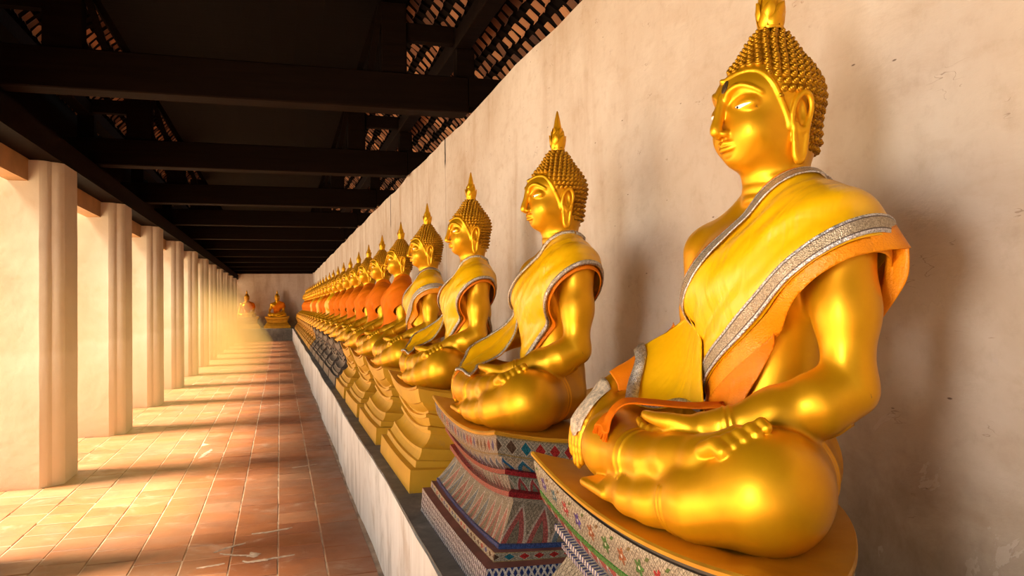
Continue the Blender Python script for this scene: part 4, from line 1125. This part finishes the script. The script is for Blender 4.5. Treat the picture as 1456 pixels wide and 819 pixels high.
for i, y in enumerate(STATUE_Y):
    o = proto if i == 0 else new_statue()
    k = kinds[i] if i < len(kinds) else ('orange', 'orange_yellow', 'orange')[i % 3]
    if k in made: copy_tree(made[k], o)
    else:
        if k == 'wide': r = robe_wide(o)
        elif k == 'braid': r = robe_braid(o)
        elif k == 'short': r = robe_wide(o, False)
        else:
            a, b = ROBES[k]; r = robe_plain(o, M['orange_plain' if a == 'orange' else a], M['orange_plain' if b == 'orange' else b], 20 + i)
        made[k] = r
    o.location = (STATUE_X, y, SEAT_Z)
    if i == 0:
        bm = bmesh.new(); bmesh.ops.create_uvsphere(bm, u_segments=14, v_segments=10, radius=1.0, matrix=Matrix.Translation(Vector((-.1415, -.014, .912)) * HK + Vector(HOFF)) @ Matrix.Rotation(.35, 4, 'Y') @ Matrix.Diagonal((.0035, .010, .0165, 1)))
        from_bm('forehead_patch', bm, M['mark'], o, 180)
    lab = 'golden seated statue %s, %s' % (SAY[k], nth(i, 'in row') if i else 'nearest to the camera')
    tag(o, lab, 'statue', 'golden statues in a row along the wall')
# ------------------------------------------------------------------ moulded pedestals with sagging, boat-shaped courses
PXF, PXB, PHW, PH = -0.40, 0.365, 0.485, 0.485
LEDGE_Z = 0.55
OVAL = [False]
def sag_w(zr): return 0.052 * min(1.0, max(0.0, (zr - 0.07) / 0.30)) ** 0.6
def ring_pts(off, z, nf=18, ns=12):
    """Points round the front and both sides; returns (x, y, z, u)."""
    xf, hw = PXF - off, PHW + off; sg = sag_w(z); P = []
    if OVAL[0]:      # square front corners, rounded back
        xs = -0.33; rx, ry, q_ = .43 + off * .6, hw, 1.3
        def back(a):
            c, s_ = abs(math.cos(a)), abs(math.sin(a)); q = (c ** q_ + s_ ** q_) ** (-1 / q_); return xs + rx * s_ * q, ry * c * q * (1 if math.cos(a) > 0 else -1)
        arc = [back(PI * k / 28) for k in range(29)]; sd = [xf + (xs - xf) * .5]
        path = arc[14::-1] + [(sd[0], hw)] + [(xf, hw * (1 - 2 * k / nf)) for k in range(nf + 1)] + [(sd[0], -hw)] + arc[:13:-1]
        return [(x, y, z + sg * (y / hw) ** 2 * max(0.0, 1 - (x - xf) / .30) ** 2) for x, y in path]
    L = PXB - xf
    for k in range(ns): 
        t = 1 - k / ns; x = xf + L * t; P.append((x, hw, t))
    for k in range(nf): P.append((xf, hw * (1 - 2 * k / nf), None))
    for k in range(ns + 1):
        t = k / ns; P.append((xf + L * t, -hw, t))
    out = []
    for x, y, t in P:
        e = (2 * t - 1) ** 2 if t is not None else (y / hw) ** 2
        out.append((x, y, z + sg * e))
    return out
def band(name, prof, mat, parent, cap=False, smooth=35, label=None):
    bm = bmesh.new(); uvl = bm.loops.layers.uv.new('UVMap')
    vl = [0.0]
    for (o0, z0), (o1, z1) in zip(prof, prof[1:]): vl.append(vl[-1] + math.hypot(o1 - o0, z1 - z0))
    rings = [ring_pts(o, z) for o, z in prof]
    us = [0.0]; r = rings[len(rings) // 2]
    for a, b in zip(r, r[1:]): us.append(us[-1] + math.dist(a, b))
    vs = [[bm.verts.new(p) for p in q] for q in rings]; n = len(r)
    for i in range(len(vs) - 1):
        for k in range(n - 1):
            f = bm.faces.new((vs[i][k], vs[i + 1][k], vs[i + 1][k + 1], vs[i][k + 1]))
            for l, (a, b) in zip(f.loops, ((i, k), (i + 1, k), (i + 1, k + 1), (i, k + 1))): l[uvl].uv = (us[b], 1 - vl[a] / vl[-1])
        f = bm.faces.new((vs[i][n - 1], vs[i + 1][n - 1], vs[i + 1][0], vs[i][0]))
    if cap:
        o, z = prof[0]; xf, hw = PXF - o, PHW + o; sg = sag_w(z); rows = []
        for i in range(15):
            t = i / 14; x = xf + (PXB - xf) * t
            if OVAL[0]: break
            rows.append([bm.verts.new((x, hw * (1 - 2 * j / 18), z + sg * (2 * t - 1) ** 2 * (1 - 2 * j / 18) ** 2)) for j in range(19)])
        if OVAL[0]:
            R = vs[0]; h_ = len(R)
            inner = [bm.verts.new((v.co.x * .55 - .08, v.co.y * .55, z)) for v in R]
            for k in range(h_ - 1): bm.faces.new((R[k], R[k + 1], inner[k + 1], inner[k]))
            bm.faces.new(inner)
        for a, b in zip(rows, rows[1:]):
            for j in range(18): bm.faces.new((a[j], a[j + 1], b[j + 1], b[j]))
        bmesh.ops.remove_doubles(bm, verts=bm.verts[:], dist=1e-4)
    bmesh.ops.recalc_face_normals(bm, faces=bm.faces[:])
    if cap:
        top = max(bm.faces, key=lambda f: f.calc_center_median().z)
    o_ = from_bm(name, bm, mat, parent, smooth)
    if label: o_['label'] = label
    return o_
def core(parent, mat, prof):
    pass
T = PH
# z measured up from the ledge; off = how far the course stands out
PROF = {
 'top_slab': [(.040, T), (.042, T - .006), (.040, T - .014), (.030, T - .016)],
 'upper_band': [(.030, T - .016), (.026, T - .050), (.016, T - .088), (.004, T - .092)],
 'upper_moulding': [(.004, T - .092), (-.004, T - .110), (-.022, T - .128), (-.034, T - .140), (-.034, T - .150), (-.018, T - .152), (-.018, T - .168), (-.036, T - .171)],
 'waist': [(-.036, T - .171), (-.040, T - .195), (-.046, T - .212), (-.030, T - .214), (-.028, T - .230), (-.046, T - .233), (-.048, T - .250)],
 'lower_moulding': [(-.048, T - .250), (-.040, T - .268), (-.022, T - .289), (.000, T - .304), (.012, T - .306), (.014, T - .322), (.016, T - .324), (.022, T - .338), (.034, T - .351)],
 'step': [(.034, T - .351), (.048, T - .353), (.052, T - .377), (.054, T - .380)],
 'base_block': [(.054, T - .380), (.084, T - .383), (.091, .03), (.093, .0)],
}
def ped_plain(mat, slab):
    t = empty('pedestal')
    for k, pr in PROF.items(): band(k, pr, slab if k == 'top_slab' else mat, t, cap=(k == 'top_slab'))
    return t
def ped_mosaic():
    t = empty('pedestal')
    def b(nm, pts, mat, cap=False, **kw): band(nm, [(o, T - d) for o, d in pts], M[mat], t, cap, **kw)
    b('top_slab', [(.040, 0), (.043, .005), (.042, .013), (.034, .015)], 'gold_ped', True)
    b('diamond_band', [(.034, .015), (.032, .045), (.026, .082)], 'm_diamond')
    b('fillet', [(.026, .082), (.024, .088), (.010, .090)], 'm_lattice')
    b('leaf_band', [(.010, .090), (.004, .112), (-.016, .136)], 'm_leafblue')
    b('fillet', [(-.016, .136), (-.006, .138), (-.006, .152), (-.026, .155)], 'm_red', label='red glass fillet')
    b('leaf_band', [(-.026, .155), (-.020, .160), (-.020, .168), (-.040, .205)], 'm_leafgreen')
    b('fillet', [(-.040, .205), (-.024, .209), (-.022, .224), (-.040, .228)], 'm_red', label='red glass fillet')
    b('waist', [(-.040, .228), (-.046, .246)], 'm_lattice')
    b('leaf_moulding', [(-.046, .246), (-.034, .266), (-.012, .300), (.014, .334), (.024, .344)], 'm_leafbig')
    b('fillet', [(.024, .344), (.030, .346), (.030, .358)], 'm_blue', label='blue glass fillet')
    b('step', [(.030, .358), (.050, .360)], 'm_maroon')
    b('diamond_band', [(.050, .360), (.054, .384)], 'm_diamond')
    b('step', [(.054, .384), (.086, .390)], 'm_maroon')
    b('base_block', [(.086, .390), (.091, .455), (.094, T)], 'm_check')
    return t
def ped_floral():
    t = empty('pedestal'); OVAL[0] = True
    def b(nm, pts, mat, cap=False, **kw): band(nm, [(o, T - d) for o, d in pts], M[mat], t, cap, **kw)
    b('top_slab', [(.036, 0), (.040, .004), (.040, .011), (.034, .012)], 'gold_ped', True)
    b('fillet', [(.034, .012), (.026, .013), (.026, .024), (.032, .025)], 'm_dark')
    b('flower_band', [(.032, .025), (.034, .032), (.028, .070), (.020, .105)], 'm_flower')
    b('fillet', [(.020, .105), (.022, .107), (.020, .119)], 'm_green', label='green glass fillet')
    b('zigzag_band', [(.020, .119), (.014, .135), (.002, .152), (-.012, .154)], 'm_zigzag')
    b('silver_band', [(-.012, .154), (-.022, .170), (-.026, .184)], 'm_lattice')
    b('rope_fillet', [(-.026, .184), (-.010, .186), (-.008, .198), (-.030, .201)], 'm_rope')
    b('silver_band', [(-.030, .201), (-.040, .228)], 'm_lattice')
    b('rope_fillet', [(-.040, .228), (-.024, .231), (-.024, .243), (-.042, .246)], 'm_rope')
    b('silver_moulding', [(-.042, .246), (-.030, .270), (-.010, .302), (.016, .336), (.026, .346)], 'm_lattice')
    b('rope_fillet', [(.026, .346), (.034, .348), (.034, .360)], 'm_rope')
    b('step', [(.034, .360), (.054, .362), (.056, .386)], 'm_lattice')
    b('base_block', [(.056, .386), (.086, .390), (.091, .455), (.094, T)], 'm_check')
    OVAL[0] = False
    return t
pp = {}
def pedestal(kind):
    if kind in pp: return copy_tree(pp[kind])
    pp[kind] = {'floral': ped_floral, 'mosaic': ped_mosaic, 'ochre': lambda: ped_plain(M['ochre'], M['gold_ped']), 'dark': lambda: ped_plain(M['charcoal'], M['charcoal']), 'gold': lambda: ped_plain(M['gold_ped'], M['gold_ped'])}[kind]()
    return pp[kind]
PSAY = {'floral': 'silver mosaic pedestal with coloured glass flowers', 'mosaic': 'coloured glass mosaic pedestal with diamond band', 'ochre': 'ochre yellow moulded pedestal', 'dark': 'blackened moulded pedestal', 'gold': 'gold painted moulded pedestal'}
for i, y in enumerate(STATUE_Y):
    k = 'floral' if i == 0 else 'mosaic' if i == 1 else 'ochre' if i < 6 else 'dark' if i < 12 else 'gold'
    o = pedestal(k); o.location = (STATUE_X, y, LEDGE_Z + .0005)
    tag(o, '%s, %s' % (PSAY[k], nth(i, 'pedestal in row') if i else 'nearest to the camera'), 'pedestal', 'pedestals on the ledge')

# ------------------------------------------------------------------ the two statues against the end wall
for j, x in enumerate((-0.12, -1.42)):
    bm = bmesh.new(); box(bm, (-.68, -.50, 0), (.68, .50, .56), 0.015)
    pl = from_bm('plinth', bm, M['ledge_top']); pl.location = (x, Y1 - .52, .001)
    tag(pl, 'low grey cement plinth at the end wall, %s' % ('beside the ledge' if j == 0 else 'beside the arcade'), 'plinth', 'plinths at the end wall')
    o = pedestal('gold'); o.location = (x, Y1 - .43, .562); o.rotation_euler = (0, 0, PI / 2)
    tag(o, 'gold pedestal on a grey plinth at the end wall, %s' % ('beside the ledge' if j == 0 else 'beside the arcade'), 'pedestal', 'pedestals at the end wall')
    o = new_statue(); copy_tree(made['orange'], o); o.location = (x, Y1 - .43, .562 + T + .005); o.rotation_euler = (0, 0, PI / 2)
    tag(o, 'golden seated statue facing the camera from the end wall, %s' % ('beside the ledge' if j == 0 else 'beside the arcade'), 'statue', 'golden statues at the end wall')
# ------------------------------------------------------------------ haze in the shape of the sun shaft
def haze_mat(name, dens):
    g = G(name); g.nt.nodes.remove(g.p)
    v = g.n('ShaderNodeVolumeScatter'); v.inputs['Color'].default_value = (1.0, 0.72, 0.28, 1); v.inputs['Density'].default_value = dens; v.inputs['Anisotropy'].default_value = 0.0
    a = g.n('ShaderNodeVolumeAbsorption'); a.inputs['Color'].default_value = (1.0, 0.66, 0.20, 1); a.inputs['Density'].default_value = dens * 1.3
    ad = g.n('ShaderNodeAddShader'); g.nt.links.new(v.outputs[0], ad.inputs[0]); g.nt.links.new(a.outputs[0], ad.inputs[1])
    g.nt.links.new(ad.outputs[0], g.out.inputs['Volume']); return g.mat
# haze cut to the sun shaft's wedge, tinted gold, thickened far for glow
for nm, y0, y1, dens, lab in (('shaft_haze', 4.0, 17.0, HAZE_DENSITY, 'thin warm haze shaped like the sun shaft, near half of the arcade'), ('shaft_haze', 17.01, Y1 - 1.05, HAZE_DENSITY * 3.6, 'thick golden haze shaped like the sun shaft, far end of the arcade')):
    bm = bmesh.new(); sec = [(-1.765, 0.02), (-0.26, 0.02), (-0.30, 0.10), (-1.765, 2.62)]
    r0, r1 = ([bm.verts.new((x, y, z)) for x, z in sec] for y in (y0, y1))
    for k in range(4): bm.faces.new((r0[k], r0[(k + 1) % 4], r1[(k + 1) % 4], r1[k]))
    bm.faces.new(r0[::-1]); bm.faces.new(r1); bmesh.ops.recalc_face_normals(bm, faces=bm.faces[:])
    tag(from_bm(nm, bm, haze_mat('haze', dens)), label=lab, cat='haze', kind='stuff')
